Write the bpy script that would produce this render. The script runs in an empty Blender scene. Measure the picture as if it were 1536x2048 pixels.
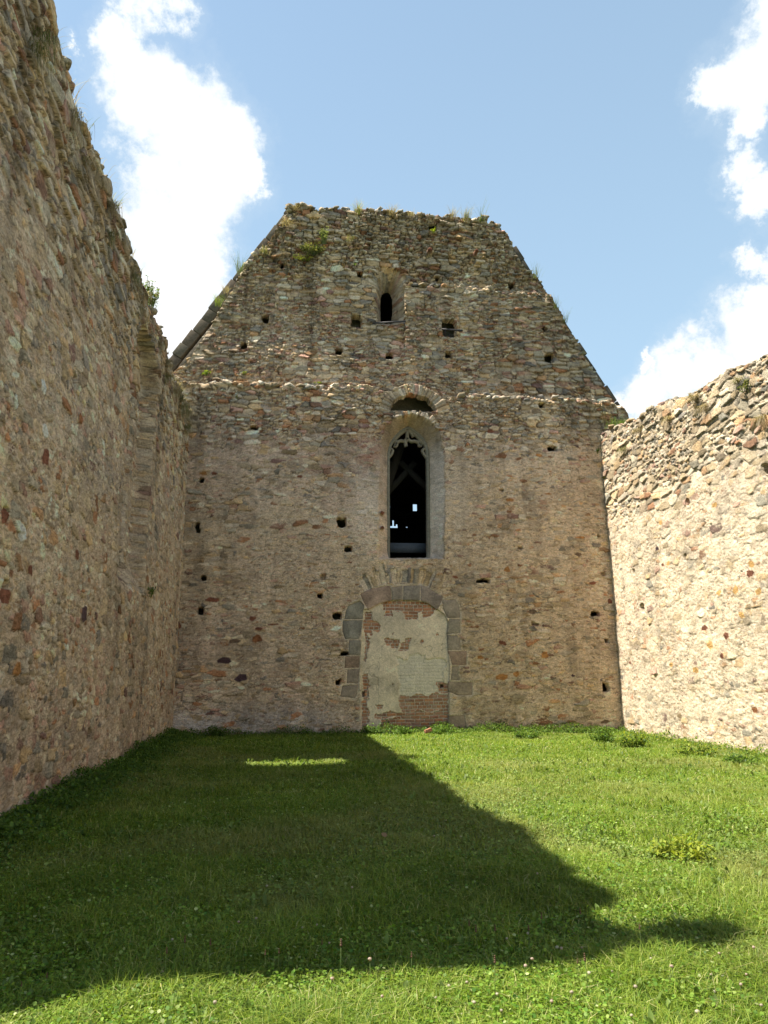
import bpy, math, random
import numpy as np
from mathutils import Matrix, Vector
random.seed(7)
RNG = np.random.default_rng(11)
scn = bpy.context.scene
COL = scn.collection

# ------------------------------------------------------------ camera
W0, H0 = 1536.0, 2048.0
CX, CY = W0/2, H0/2
VY, VZ = (570, 1358), (702, -5415)           # vanishing points of the side walls and of the verticals
FOC = math.sqrt(-((VY[0]-CX)*(VZ[0]-CX)+(VY[1]-CY)*(VZ[1]-CY)))
_y = np.array([VY[0]-CX, -(VY[1]-CY), -FOC]); _y /= np.linalg.norm(_y)
_z = np.array([VZ[0]-CX, -(VZ[1]-CY), -FOC]); _z /= np.linalg.norm(_z)
ROT = np.array([np.cross(_y, _z), _y, _z])
CAM = np.array([0, 0, 1.6])
cam = bpy.data.cameras.new('camera'); cam_o = bpy.data.objects.new('camera', cam); COL.objects.link(cam_o)
cam.sensor_fit = 'VERTICAL'; cam.sensor_height = 24; cam.lens = 24*FOC/H0
cam.clip_start = 0.05; cam.clip_end = 3000
cam_o.matrix_world = Matrix.Translation(CAM) @ Matrix(ROT.tolist()).to_4x4()
scn.camera = cam_o
scn.render.resolution_x, scn.render.resolution_y = 768, 1024

def ray(x, y): return ROT @ np.array([x-CX, -(y-CY), -FOC])
def at(x, y, ax, val):
    d = ray(x, y); return CAM + d*((val-CAM[ax])/d[ax])

# ------------------------------------------------------------ light
SUN_EL, SUN_AZ = math.radians(60.5), math.radians(0.7)
sd = Vector((-math.cos(SUN_EL)*math.cos(SUN_AZ), math.cos(SUN_EL)*math.sin(SUN_AZ), math.sin(SUN_EL)))
sun = bpy.data.lights.new('sun', 'SUN'); sun.energy = 5.0; sun.angle = math.radians(0.53); sun.color = (1, .94, .83)
sun_o = bpy.data.objects.new('sun', sun); COL.objects.link(sun_o)
sun_o.rotation_euler = (-sd).to_track_quat('-Z', 'Y').to_euler(); sun_o.location = (0, 0, 40)
scn.view_settings.view_transform = 'Standard'; scn.view_settings.look = 'None'
scn.view_settings.gamma = 1; scn.view_settings.exposure = 1.36

wd = bpy.data.worlds.new('World'); scn.world = wd; wd.use_nodes = True
nt = wd.node_tree; nt.nodes.clear(); N = nt.nodes; L = nt.links
def wn(t, **k):
    n = N.new(t)
    for a, b in k.items(): setattr(n, a, b)
    return n
def wmath(op, a, b=None, c=None):
    n = wn('ShaderNodeMath', operation=op)
    for i, v in enumerate((a, b, c)):
        if v is None: continue
        if isinstance(v, (int, float)): n.inputs[i].default_value = v
        else: L.new(v, n.inputs[i])
    return n.outputs[0]
sky = wn('ShaderNodeTexSky', sky_type='NISHITA', sun_disc=False)
sky.sun_elevation = SUN_EL; sky.sun_rotation = math.atan2(sd.x, sd.y); sky.altitude = 300; sky.air_density = 1.0; sky.dust_density = 0.3; sky.ozone_density = 1.0
tc = wn('ShaderNodeTexCoord'); D = tc.outputs['Generated']
nz = wn('ShaderNodeTexNoise'); nz.inputs['Scale'].default_value = 7; nz.inputs['Detail'].default_value = 14; nz.inputs['Roughness'].default_value = .66
L.new(D, nz.inputs['Vector'])
sc_ = wn('ShaderNodeVectorMath', operation='MULTIPLY_ADD')
L.new(nz.outputs['Color'], sc_.inputs[0]); sc_.inputs[1].default_value = (.17, .17, .17)
off = wn('ShaderNodeVectorMath', operation='SUBTRACT'); L.new(D, off.inputs[0]); off.inputs[1].default_value = (.085, .085, .085)
L.new(off.outputs[0], sc_.inputs[2])
clouds = [(300,10,62),(262,95,60),(290,190,84),(370,240,95),(450,290,78),(300,330,75),(400,370,105),(480,375,45),(300,470,95),(390,480,85),(350,560,95),(340,640,90),
          (162,128,24),(215,80,16),(1510,130,100),(1432,165,50),(1536,30,75),(1515,235,48),(1505,335,52),(1536,400,48),(1536,520,40),
          (1290,800,55),(1370,765,62),(1440,735,66),(1530,670,86),(1536,600,50),(1240,810,42),(1300,740,20)]
# besides these, unseen cloud banks are added behind the camera for bounce light
rs = random.Random(3)
cur = None
def add_cloud(cv, r):
    global cur
    dn = wn('ShaderNodeVectorMath', operation='DISTANCE'); L.new(sc_.outputs[0], dn.inputs[0]); dn.inputs[1].default_value = cv
    v = wmath('MULTIPLY_ADD', dn.outputs['Value'], -1.0/r, 1.0)
    cur = v if cur is None else wmath('SMOOTH_MAX', cur, v, .12)
for x, y, r in clouds:
    d = ray(x, y); d /= np.linalg.norm(d)
    add_cloud(tuple(d), r/FOC*1.12*(d @ ROT @ np.array([0, 0, -1])) )
for az_, el_, r_ in ((235, 22, .3), (290, 25, .25)):
    a, e = math.radians(az_), math.radians(el_)
    add_cloud((math.cos(a)*math.cos(e), math.sin(a)*math.cos(e), math.sin(e)), r_)
nz2 = wn('ShaderNodeTexNoise'); nz2.inputs['Scale'].default_value = 18; nz2.inputs['Detail'].default_value = 14; nz2.inputs['Roughness'].default_value = .7
L.new(D, nz2.inputs['Vector'])
den = wmath('MULTIPLY_ADD', nz2.outputs['Fac'], .62, cur)
mr = wn('ShaderNodeMapRange', interpolation_type='SMOOTHSTEP'); L.new(den, mr.inputs[0]); mr.inputs[1].default_value = .23; mr.inputs[2].default_value = .66
mr2 = wn('ShaderNodeMapRange', interpolation_type='SMOOTHSTEP'); L.new(den, mr2.inputs[0]); mr2.inputs[1].default_value = .32; mr2.inputs[2].default_value = 1.0
cc = wn('ShaderNodeMixRGB'); L.new(mr2.outputs[0], cc.inputs[0]); cc.inputs[1].default_value = (3.5, 4.1, 4.65, 1); cc.inputs[2].default_value = (5.6, 5.65, 5.7, 1)
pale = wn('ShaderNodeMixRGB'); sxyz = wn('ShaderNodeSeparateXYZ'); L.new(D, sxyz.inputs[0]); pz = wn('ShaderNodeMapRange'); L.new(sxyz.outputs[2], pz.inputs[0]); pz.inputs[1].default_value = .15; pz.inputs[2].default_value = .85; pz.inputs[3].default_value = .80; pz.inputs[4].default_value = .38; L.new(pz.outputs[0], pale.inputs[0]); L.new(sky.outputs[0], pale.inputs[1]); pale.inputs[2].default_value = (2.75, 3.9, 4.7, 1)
wisp = wn('ShaderNodeMapRange', interpolation_type='SMOOTHSTEP'); L.new(den, wisp.inputs[0]); wisp.inputs[1].default_value = -.1; wisp.inputs[2].default_value = .35; wisp.inputs[4].default_value = .16
mfac = wmath('MAXIMUM', mr.outputs[0], wisp.outputs[0])
mixc = wn('ShaderNodeMixRGB'); L.new(mfac, mixc.inputs[0]); L.new(pale.outputs[0], mixc.inputs[1]); L.new(cc.outputs[0], mixc.inputs[2])
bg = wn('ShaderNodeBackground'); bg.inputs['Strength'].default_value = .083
zd = wn('ShaderNodeMapRange'); L.new(sxyz.outputs[2], zd.inputs[0]); zd.inputs[1].default_value = .77; zd.inputs[2].default_value = .97; zd.inputs[3].default_value = 1.0; zd.inputs[4].default_value = .42  # sky dimmed toward the unseen zenith to deepen the shade below
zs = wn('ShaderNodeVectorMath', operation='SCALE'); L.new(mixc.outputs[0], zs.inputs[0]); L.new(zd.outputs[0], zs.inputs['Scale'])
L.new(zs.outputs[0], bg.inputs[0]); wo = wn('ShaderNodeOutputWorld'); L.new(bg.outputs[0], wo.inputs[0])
scn.cycles.max_bounces = 8; scn.cycles.diffuse_bounces = 5

# ------------------------------------------------------------ helpers
TAB = RNG.random((65536, 8)).astype(np.float32)
def hsh(i, j, s=0):
    return ((i.astype(np.int64)*73856093) ^ (j.astype(np.int64)*19349663) ^ (s*83492791)) & 0xFFFF
def vn(x, y, s=0):
    xi = np.floor(x); yi = np.floor(y); fx = x-xi; fy = y-yi
    fx = fx*fx*(3-2*fx); fy = fy*fy*(3-2*fy)
    a = TAB[hsh(xi, yi, s), 0]; b = TAB[hsh(xi+1, yi, s), 0]; c = TAB[hsh(xi, yi+1, s), 0]; d = TAB[hsh(xi+1, yi+1, s), 0]
    return (a*(1-fx)+b*fx)*(1-fy)+(c*(1-fx)+d*fx)*fy
def fbm(x, y, s=0, o=4, g=.5):
    t = 0; a = 1; n = 0
    for k in range(o):
        t = t+a*(vn(x*2**k+17*k, y*2**k-9*k, s+k)-.5); n += a; a *= g
    return 2*t/n
def sst(a, b, x):
    t = np.clip((x-a)/(b-a), 0, 1); return t*t*(3-2*t)
def pdist(P, u, v):
    """signed distance to polygon, positive inside"""
    P = np.array(P, float); n = len(P)
    best = np.full(u.shape, 1e9); ins = np.zeros(u.shape, bool)
    for k in range(n):
        ax, ay = P[k]; bx, by = P[(k+1) % n]
        ex, ey = bx-ax, by-ay
        t = np.clip(((u-ax)*ex+(v-ay)*ey)/(ex*ex+ey*ey+1e-12), 0, 1)
        best = np.minimum(best, np.hypot(u-ax-t*ex, v-ay-t*ey))
        c = (ay > v) != (by > v)
        ins ^= c & (u < ex*(v-ay)/(ey if abs(ey) > 1e-9 else 1e-9)+ax)
    return np.where(ins, best, -best)

def tag(o, label=None, cat=None, group=None, kind=None):
    if label: o['label'] = label
    if cat: o['category'] = cat
    if group: o['group'] = group
    if kind: o['kind'] = kind
    return o
def empty(name, loc, label, cat, group=None):
    o = bpy.data.objects.new(name, None); COL.objects.link(o); o.location = loc
    return tag(o, label, cat, group, 'thing')
def mesh_np(name, V, quads=None, tris=None, mat=None, parent=None, col=None, smooth=True, mats=None, matidx=None):
    """V world coordinates; faces as arrays"""
    V = np.asarray(V, np.float32).reshape(-1, 3)
    me = bpy.data.meshes.new(name)
    nq = 0 if quads is None else len(quads); n3 = 0 if tris is None else len(tris)
    loops = np.concatenate([np.asarray(x, np.int32).ravel() for x in (quads, tris) if x is not None and len(x)])
    me.vertices.add(len(V)); me.vertices.foreach_set('co', V.ravel())
    me.loops.add(len(loops)); me.loops.foreach_set('vertex_index', loops)
    me.polygons.add(nq+n3)
    st = np.concatenate([np.arange(nq)*4, nq*4+np.arange(n3)*3]).astype(np.int32)
    me.polygons.foreach_set('loop_start', st)
    me.update(calc_edges=True)
    if smooth: me.polygons.foreach_set('use_smooth', np.ones(nq+n3, bool))
    for m in (mats or [mat]): me.materials.append(m)
    if matidx is not None: me.polygons.foreach_set('material_index', np.asarray(matidx, np.int32))
    if col is not None:
        a = me.color_attributes.new('Col', 'FLOAT_COLOR', 'POINT')
        c = np.ones((len(V), 4), np.float32); c[:, :3] = col; a.data.foreach_set('color', c.ravel())
    me.update()
    o = bpy.data.objects.new(name, me); COL.objects.link(o)
    if parent is not None:
        o.parent = parent
        if parent.type == 'EMPTY': o.matrix_parent_inverse = Matrix.Translation(-parent.location)
    return o
class MB:
    def __init__(s): s.v = []; s.q = []; s.t = []; s.c = []
    def add(s, vs, qs=(), ts=(), c=(.3, .3, .3)):
        b = len(s.v); s.v += [tuple(x) for x in vs]; s.c += [c]*len(vs)
        s.q += [tuple(b+i for i in f) for f in qs]; s.t += [tuple(b+i for i in f) for f in ts]
    def box(s, p, size, ax=None, c=(.3, .3, .3), j=0):
        X, Y, Z = ax if ax else (Vector((1, 0, 0)), Vector((0, 1, 0)), Vector((0, 0, 1)))
        p = Vector(p); vs = []
        for k in range(8):
            a, b, d = ((k & 1)*2-1)*size[0]/2, ((k >> 1 & 1)*2-1)*size[1]/2, ((k >> 2)*2-1)*size[2]/2
            vs.append(p+X*(a+random.uniform(-j, j))+Y*(b+random.uniform(-j, j))+Z*(d+random.uniform(-j, j)))
        s.add(vs, [(0, 2, 3, 1), (4, 5, 7, 6), (0, 1, 5, 4), (2, 6, 7, 3), (0, 4, 6, 2), (1, 3, 7, 5)], c=c)
    def bar(s, a, b, w, h, c=(.3, .3, .3)):
        a, b = Vector(a), Vector(b); Z = (b-a).normalized(); ref = Vector((0, 0, 1)) if abs(Z.z) < .95 else Vector((1, 0, 0))
        X = Z.cross(ref).normalized(); Y = Z.cross(X)
        s.box((a+b)/2, (w, h, (b-a).length), (X, Y, Z), c)
    def build(s, name, mat, parent=None, smooth=False, bevel=0):
        o = mesh_np(name, s.v, s.q or None, s.t or None, mat, parent, s.c, smooth)
        if bevel:
            m = o.modifiers.new('bevel', 'BEVEL'); m.width = bevel; m.segments = 2; m.limit_method = 'ANGLE'
        return o

# ------------------------------------------------------------ materials
def mat(name): m = bpy.data.materials.new(name); m.use_nodes = True; return m, m.node_tree, m.node_tree.nodes['Principled BSDF']
def stone_mat(name, bump=.5, scale=1.0, rough=.95, crack=.36):
    m, t, b = mat(name); n, l = t.nodes, t.links
    a = n.new('ShaderNodeAttribute'); a.attribute_name = 'Col'
    tcn = n.new('ShaderNodeTexCoord')
    z = n.new('ShaderNodeTexNoise'); z.inputs['Scale'].default_value = 26*scale; z.inputs['Detail'].default_value = 7; z.inputs['Roughness'].default_value = .7
    z2 = n.new('ShaderNodeTexNoise'); z2.inputs['Scale'].default_value = 95*scale; z2.inputs['Detail'].default_value = 4
    l.new(tcn.outputs['Object'], z.inputs['Vector']); l.new(tcn.outputs['Object'], z2.inputs['Vector'])
    mr = n.new('ShaderNodeMapRange'); l.new(z.outputs['Fac'], mr.inputs[0]); mr.inputs[1].default_value = .3; mr.inputs[2].default_value = .7; mr.inputs[3].default_value = .72; mr.inputs[4].default_value = 1.26
    mx = n.new('ShaderNodeVectorMath'); mx.operation = 'SCALE'; l.new(a.outputs['Color'], mx.inputs[0]); l.new(mr.outputs[0], mx.inputs['Scale'])
    mp = n.new('ShaderNodeVectorMath'); mp.operation = 'MULTIPLY'; mp.inputs[1].default_value = (5*scale, 5*scale, 14*scale); l.new(tcn.outputs['Object'], mp.inputs[0])
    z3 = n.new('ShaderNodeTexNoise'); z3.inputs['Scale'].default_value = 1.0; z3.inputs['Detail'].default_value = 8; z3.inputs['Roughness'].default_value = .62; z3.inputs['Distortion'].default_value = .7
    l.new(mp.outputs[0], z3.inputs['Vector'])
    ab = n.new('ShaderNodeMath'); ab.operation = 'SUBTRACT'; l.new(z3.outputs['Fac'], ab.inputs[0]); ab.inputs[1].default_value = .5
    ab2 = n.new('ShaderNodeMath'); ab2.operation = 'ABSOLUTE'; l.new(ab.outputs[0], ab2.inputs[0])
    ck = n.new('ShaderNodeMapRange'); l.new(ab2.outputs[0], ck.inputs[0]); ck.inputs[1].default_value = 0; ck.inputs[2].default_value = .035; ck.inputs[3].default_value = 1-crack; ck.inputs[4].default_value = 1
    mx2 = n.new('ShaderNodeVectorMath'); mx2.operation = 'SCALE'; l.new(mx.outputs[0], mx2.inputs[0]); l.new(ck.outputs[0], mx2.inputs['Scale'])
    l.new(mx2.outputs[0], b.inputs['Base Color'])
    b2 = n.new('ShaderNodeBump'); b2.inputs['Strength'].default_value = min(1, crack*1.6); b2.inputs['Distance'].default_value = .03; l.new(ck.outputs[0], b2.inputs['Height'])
    ad = n.new('ShaderNodeMath'); ad.operation = 'MULTIPLY_ADD'; l.new(z2.outputs['Fac'], ad.inputs[0]); ad.inputs[1].default_value = .35; l.new(z.outputs['Fac'], ad.inputs[2])
    bp = n.new('ShaderNodeBump'); bp.inputs['Strength'].default_value = bump; bp.inputs['Distance'].default_value = .025; l.new(ad.outputs[0], bp.inputs['Height'])
    l.new(b2.outputs[0], bp.inputs['Normal']); l.new(bp.outputs[0], b.inputs['Normal']); b.inputs['Roughness'].default_value = rough; b.inputs['Specular IOR Level'].default_value = .15
    return m
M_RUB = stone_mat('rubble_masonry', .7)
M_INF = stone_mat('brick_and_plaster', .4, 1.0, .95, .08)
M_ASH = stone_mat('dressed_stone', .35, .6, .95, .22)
def leaf_mat(name, tr=.45, rough=.55):
    m, t, b = mat(name); n, l = t.nodes, t.links
    a = n.new('ShaderNodeAttribute'); a.attribute_name = 'Col'
    l.new(a.outputs['Color'], b.inputs['Base Color']); b.inputs['Roughness'].default_value = rough; b.inputs['Specular IOR Level'].default_value = .3
    tl = n.new('ShaderNodeBsdfTranslucent')
    sc = n.new('ShaderNodeVectorMath'); sc.operation = 'MULTIPLY'; l.new(a.outputs['Color'], sc.inputs[0]); sc.inputs[1].default_value = (1.25, 1.25, .7)
    l.new(sc.outputs[0], tl.inputs['Color'])
    mx = n.new('ShaderNodeMixShader'); mx.inputs[0].default_value = tr; l.new(b.outputs[0], mx.inputs[1]); l.new(tl.outputs[0], mx.inputs[2])
    l.new(mx.outputs[0], n['Material Output'].inputs[0]); return m
M_LEAF = leaf_mat('leaf_surface'); M_GRASS = leaf_mat('grass_blade', .4)
def plain(name, c, rough=.8, noise=8, amt=.3):
    m, t, b = mat(name); n, l = t.nodes, t.links
    tcn = n.new('ShaderNodeTexCoord'); z = n.new('ShaderNodeTexNoise'); z.inputs['Scale'].default_value = noise; z.inputs['Detail'].default_value = 6
    l.new(tcn.outputs['Object'], z.inputs['Vector'])
    mr = n.new('ShaderNodeMapRange'); l.new(z.outputs['Fac'], mr.inputs[0]); mr.inputs[3].default_value = 1-amt; mr.inputs[4].default_value = 1+amt
    mx = n.new('ShaderNodeVectorMath'); mx.operation = 'SCALE'; mx.inputs[0].default_value = c; l.new(mr.outputs[0], mx.inputs['Scale'])
    l.new(mx.outputs[0], b.inputs['Base Color']); b.inputs['Roughness'].default_value = rough
    bp = n.new('ShaderNodeBump'); bp.inputs['Strength'].default_value = .3; bp.inputs['Distance'].default_value = .02; l.new(z.outputs['Fac'], bp.inputs['Height']); l.new(bp.outputs[0], b.inputs['Normal'])
    return m
M_WOOD = plain('old_timber', (.045, .035, .028), .8, 5); M_IRON = plain('rusty_iron', (.035, .03, .03), .7, 20)
M_ROOF = plain('slate', (.05, .05, .055), .7, 4); M_PLAST = plain('rendered_wall', (.32, .29, .24), .95, 2)

# ------------------------------------------------------------ masonry generator
PAL = np.array([(.34,.27,.18),(.40,.33,.24),(.31,.255,.18),(.27,.24,.185),(.205,.19,.155),(.37,.27,.16),(.33,.21,.12),(.44,.385,.30),(.24,.15,.11),(.31,.20,.155),(.145,.09,.075),(.36,.31,.245),(.28,.22,.14),(.165,.15,.13),(.22,.175,.125)])
def palpick(r, w):
    w = np.array(w, float); c = np.cumsum(w/w.sum()); return PAL[np.minimum(np.searchsorted(c, r), len(PAL)-1)]
WG = [9,9,9,8,5,6,2.2,5,1.5,2.5,1.0,9,7,3,5]
WRED = [6,7,6,5,4,4,3,4,6,10,3,6,5,4,4]
WYEL = [12,13,8,4,1.5,10,4,9,.8,2,.3,11,8,1,2]
def stones(u, v, cw, ch, seed, p=2.5):
    wu = u+.07*fbm(u*2.6, v*3.2, seed+1, 3); wv = v+.045*fbm(u*2.2, v*3.4, seed+5, 3)+.10*(vn(u*.45, v*.3, seed+8)-.5)+.014*fbm(u*10, v*13, seed+9, 2); wu = wu+.03*fbm(u*9, v*11, seed+10, 2)
    Y = wv/ch; j = np.floor(Y)
    F1 = np.full(u.shape, 9.); F2 = np.full(u.shape, 9.); ID = np.zeros(u.shape, np.int64)
    SV = np.zeros(u.shape); DX = np.zeros(u.shape); DY = np.zeros(u.shape)
    for dj in (-1, 0, 1):
        jj = j+dj; hr = hsh(jj, jj*0+5, seed); sc = .65+.8*TAB[hr, 0]; o = TAB[hr, 1]*7
        Xr = wu/(cw*sc)+o; i = np.floor(Xr)
        for di in (-2, -1, 0, 1, 2):
            ii = i+di; h = hsh(ii, jj, seed); r = TAB[h]
            dx = (Xr-(ii+.5+(r[:, 0]-.5)*.75))*sc; dy = Y-(jj+.5+(r[:, 1]-.5)*.55)
            d = (np.abs(dx)**p+np.abs(dy)**p)**(1/p)-(r[:, 2]-.5)*.42
            c = d < F1
            F2 = np.where(c, F1, np.minimum(F2, d)); F1 = np.where(c, d, F1); ID = np.where(c, h, ID)
            SV = np.where(c, (jj+.5)*ch, SV); DX = np.where(c, dx, DX); DY = np.where(c, dy, DY)
    return F2-F1, ID, SV, DX, DY
def masonry(u, v, zone, seed, cw=.36, ch=.15):
    """zone(u, v) -> mortar bias, relief, red 0..1, yellow 0..1, mortar colour"""
    mb, rel, red, yel, mc = zone(u, v)
    e, ID, SV, DX, DY = stones(u, v, cw, ch, seed, 3.2)
    e2, ID2, _, DX2, DY2 = stones(u, v, cw*.5, ch*.5, seed+40, 2.8)
    small = vn(u*1.5, v*2.1, seed+60)+.25*(TAB[ID, 2]-.5) > .60
    e = np.where(small, e2*.55, e); ID = np.where(small, ID2, ID); DX = np.where(small, DX2*.5, DX); DY = np.where(small, DY2*.5, DY)
    R = TAB[ID]
    fine = fbm(u*16, v*24, seed+70, 3, .7); med = fbm(u*5, v*11, seed+71, 4, .65)
    s = sst(.0, .15, e+.03*fine)
    hs = s*rel*(.55+.6*R[:, 3])+rel*1.3*(R[:, 4]-.5)+rel*1.9*(DX*(R[:, 5]-.5)+DY*(R[:, 6]-.75))
    hs = hs+.006*med+.004*fine
    # rough mortar: streaky, with chips pressed into it and thin dark cracks
    e3, ID3, _, _, _ = stones(u, v, cw*.30, ch*.34, seed+140, 2.4)
    R3 = TAB[ID3]; chip = sst(.0, .2, e3*.4)*(R3[:, 3] > .5)
    crk = sst(.05, .0, np.abs(fbm(u*3.5, v*8, seed+141, 4, .6)))*(vn(u*1.8, v*2.5, seed+142) > .38)
    m = mb*rel+.020*fbm(u*1.7, v*2.6, seed+80, 4, .6)+.016*fbm(u*9, v*17, seed+85, 4, .75)+.012*chip*R3[:, 4]-.022*crk
    k = 1/(1+np.exp(-(hs-m)/.0025))
    H = np.maximum(hs, m)
    rp = TAB[ID, 7]
    cs = palpick(rp, WG); cr = palpick(rp, WRED); cy = palpick(rp, WYEL)
    pr = (R[:, 5] < red)[:, None]; py = (R[:, 6] < yel)[:, None]
    cs = np.where(pr, cr, np.where(py, cy, cs))
    cs = cs*(.60+.68*R[:, 1])[:, None]*(1+.38*med+.18*fine)[:, None]
    lich = sst(.15, .5, fbm(u*4+9, v*5, seed+91, 4, .65))[:, None]*.45; cs = cs*(1-lich)+np.array([.34, .30, .225])*lich
    acc_ = (TAB[(ID*31+7) & 0xFFFF, 0] < .040)[:, None]; cs = np.where(acc_, np.array([.215, .115, .065])*(.6+.8*R[:, 3])[:, None]*(1+.3*fine)[:, None], cs); 
    lm = cs.mean(1)[:, None]; cs = np.clip(lm+(cs-lm)*1.08, .01, 1)
    joint = sst(.13, .0, e)[:, None]
    cs = cs*(1-.70*joint)
    dark = sst(.05, .5, fbm(u*.9, v*1.1, seed+95, 4, .6))[:, None]
    cm = np.array(mc) if np.ndim(mc) == 1 else mc
    cmo = cm*(1+.30*fbm(u*5, v*9, seed+97, 4, .75)+.15*fine)[:, None]*(1-.30*dark)
    cc3 = palpick(R3[:, 7], WYEL)*(.7+.5*R3[:, 1])[:, None]; ck = (chip*.7)[:, None]; cmo = cmo*(1-ck)+cc3*ck
    cmo = cmo*(1-.6*crk)[:, None]
    C = cmo*(1-k[:, None])+cs*k[:, None]
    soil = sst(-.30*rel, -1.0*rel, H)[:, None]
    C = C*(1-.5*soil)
    return H, C, SV, e

def stain(u, v, seed):
    return (1+.16*fbm(u*.35, v*.35, seed, 3)+.24*fbm(u*1.8, v*.22, seed+5, 4)-.22*sst(.15, .5, fbm(u*2.6, v*.4, seed+9, 4, .6)))
def arch(u, v, H, C, uc, vc, r0, r1, a0, a1, n, proud, seed, w=WG):
    r = np.hypot(u-uc, v-vc); a = np.arctan2(u-uc, v-vc)+.022*fbm(u*4, v*4, seed, 2)
    t = (a-a0)/(a1-a0)*n; t = t+.22*np.sin(t*2.1+seed); k = np.floor(t); f = t-k
    rr = TAB[hsh(k, k*0+3, seed)]
    m = (r > r0+.05*(rr[:, 1]-.5)) & (r < r1+.34*(r1-r0)*(rr[:, 0]-.6)*2+.05*fbm(u*6, v*6, seed+6, 2)) & (a > a0) & (a < a1) & (rr[:, 5] > .07)
    ed = np.minimum(f, 1-f); s = sst(.0, .16, ed)
    h = proud+s*.035*(.4+1.0*rr[:, 2])-.02+.03*(rr[:, 3]-.5)+.014*fbm(u*9, v*9, seed+3, 4, .7)
    c = palpick(rr[:, 7], w)*(.8+.4*rr[:, 4])[:, None]*(1+.55*fbm(u*6, v*6, seed+4, 4, .7))[:, None]*(.75+.25*s)[:, None]
    return np.where(m, h, H), np.where(m[:, None], c, C)
def hole_d(u, v, cu, cv, w, h, seed):
    du = (u-cu)+.05*fbm(u*6, v*6, seed+31, 2); dv = (v-cv)+.04*fbm(u*6+9, v*6, seed+33, 2)
    d = (np.abs(du/(w/2))**5+np.abs(dv/(h/2))**5)**.2
    return d
def hole(u, v, H, cu, cv, w, h, depth=.4, seed=0):
    d = hole_d(u, v, cu, cv, w, h, seed)
    return H-depth*1.3*sst(1.0, .86, d)

def patch(u, v, a, b, w, h, seed):
    q = random.Random(seed*7+3); du = (u-a)/w+.12*fbm(u*8, v*8, seed, 2); dv = (v-b)/h+.12*fbm(u*8+4, v*8, seed, 2); d = np.zeros(u.shape)
    n = q.choice((5, 6, 6, 7)); o = q.uniform(0, 6)
    for k in range(n):
        t = o+2*math.pi*k/n+q.uniform(-.3, .3); d = np.maximum(d, (du*math.cos(t)+dv*math.sin(t))/q.uniform(.6, 1.0))
    return sst(1.08, .96, d)
def build_wall(name, us, top, nrow, field, place, thick, cut=None, cutback=None, mat_=M_RUB, parent=None, v0=-.35):
    """front sheet with the masonry relief, crumbled crown, plain back; closed at both ends"""
    nu = len(us); tp = top(us)
    t = np.linspace(0, 1, nrow)
    U = np.repeat(us[None, :], nrow, 0); V = v0+t[:, None]*(tp-v0)[None, :]
    H, C = field(U.ravel(), V.ravel())
    H = H.reshape(U.shape); C = C.reshape(U.shape+(3,))
    fr = place(U.ravel(), V.ravel(), H.ravel()).reshape(nrow, nu, 3)
    # crown rows
    nc = max(8, int(thick/.05)); 
    crow = []; ccol = []
    for k in range(1, nc+1):
        q = k/nc; dd = H[-1]*(1-q)-thick*q
        vv = tp+.10*np.minimum(1, 6*q)*fbm(us*3.1+3, np.full(nu, q*thick*3.1), 301, 4)+.05*math.sin(math.pi*q)-(.04 if k == nc else 0)
        crow.append(place(us, vv, dd)); 
        ccol.append(np.array([.20, .17, .12])*(1+.5*fbm(us*5, np.full(nu, q*thick*5), 303, 3))[:, None])
    bk = []; bcol = []
    for q in (.97, .75, .5, .25, 0):
        bk.append(place(us, v0+(tp-v0)*q, np.full(nu, -thick-.01))); bcol.append(np.tile([.3, .26, .2], (nu, 1)))
    if cutback is not None:
        bk = []; bcol = []
        for q in np.linspace(.985, 0, 60):
            bk.append(place(us, v0+(tp-v0)*q, np.full(nu, -thick-.01))); bcol.append(np.tile([.3, .26, .2], (nu, 1)))
    G = np.concatenate([fr, np.array(crow), np.array(bk)], 0); CC = np.concatenate([C, np.array(ccol), np.array(bcol)], 0)
    nr = G.shape[0]
    idx = np.arange(nr*nu).reshape(nr, nu)
    Q = np.stack([idx[:-1, :-1], idx[:-1, 1:], idx[1:, 1:], idx[1:, :-1]], -1)
    keep = np.ones((nr-1, nu-1), bool)
    if cut is not None:
        mu = (U[:-1, :-1]+U[1:, 1:])/2; mv = (V[:-1, :-1]+V[1:, 1:])/2
        keep[:nrow-1] &= ~cut(mu.ravel(), mv.ravel()).reshape(mu.shape)
    if cutback is not None:
        b0 = nrow+nc
        qs = np.linspace(.985, 0, 60); mq = (qs[:-1]+qs[1:])/2
        mu = np.repeat(((us[:-1]+us[1:])/2)[None, :], 59, 0); mv = v0+(tp[:-1]-v0)[None, :]*mq[:, None]
        keep[b0:b0+59] &= ~cutback(mu.ravel(), mv.ravel()).reshape(mu.shape)
    Q = Q[keep]
    o = mesh_np(name, G.reshape(-1, 3), Q, None, mat_, parent, CC.reshape(-1, 3))
    # end caps
    for c in (0, nu-1):
        caps = MB()
        rows = list(range(0, nrow, 12))+[nrow-1]
        d0 = [tuple(G[r, c]) for r in rows]; d1 = [tuple(place(np.array([us[c]]), np.array([v0+(tp[c]-v0)*t[r]]), np.array([-thick]))[0]) for r in rows]
        n = len(rows); caps.add(d0+d1, [(i, i+1, n+i+1, n+i) for i in range(n-1)], c=(.3, .25, .19)); caps.build('return_face', mat_, parent, True)
    return o, None

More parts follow.
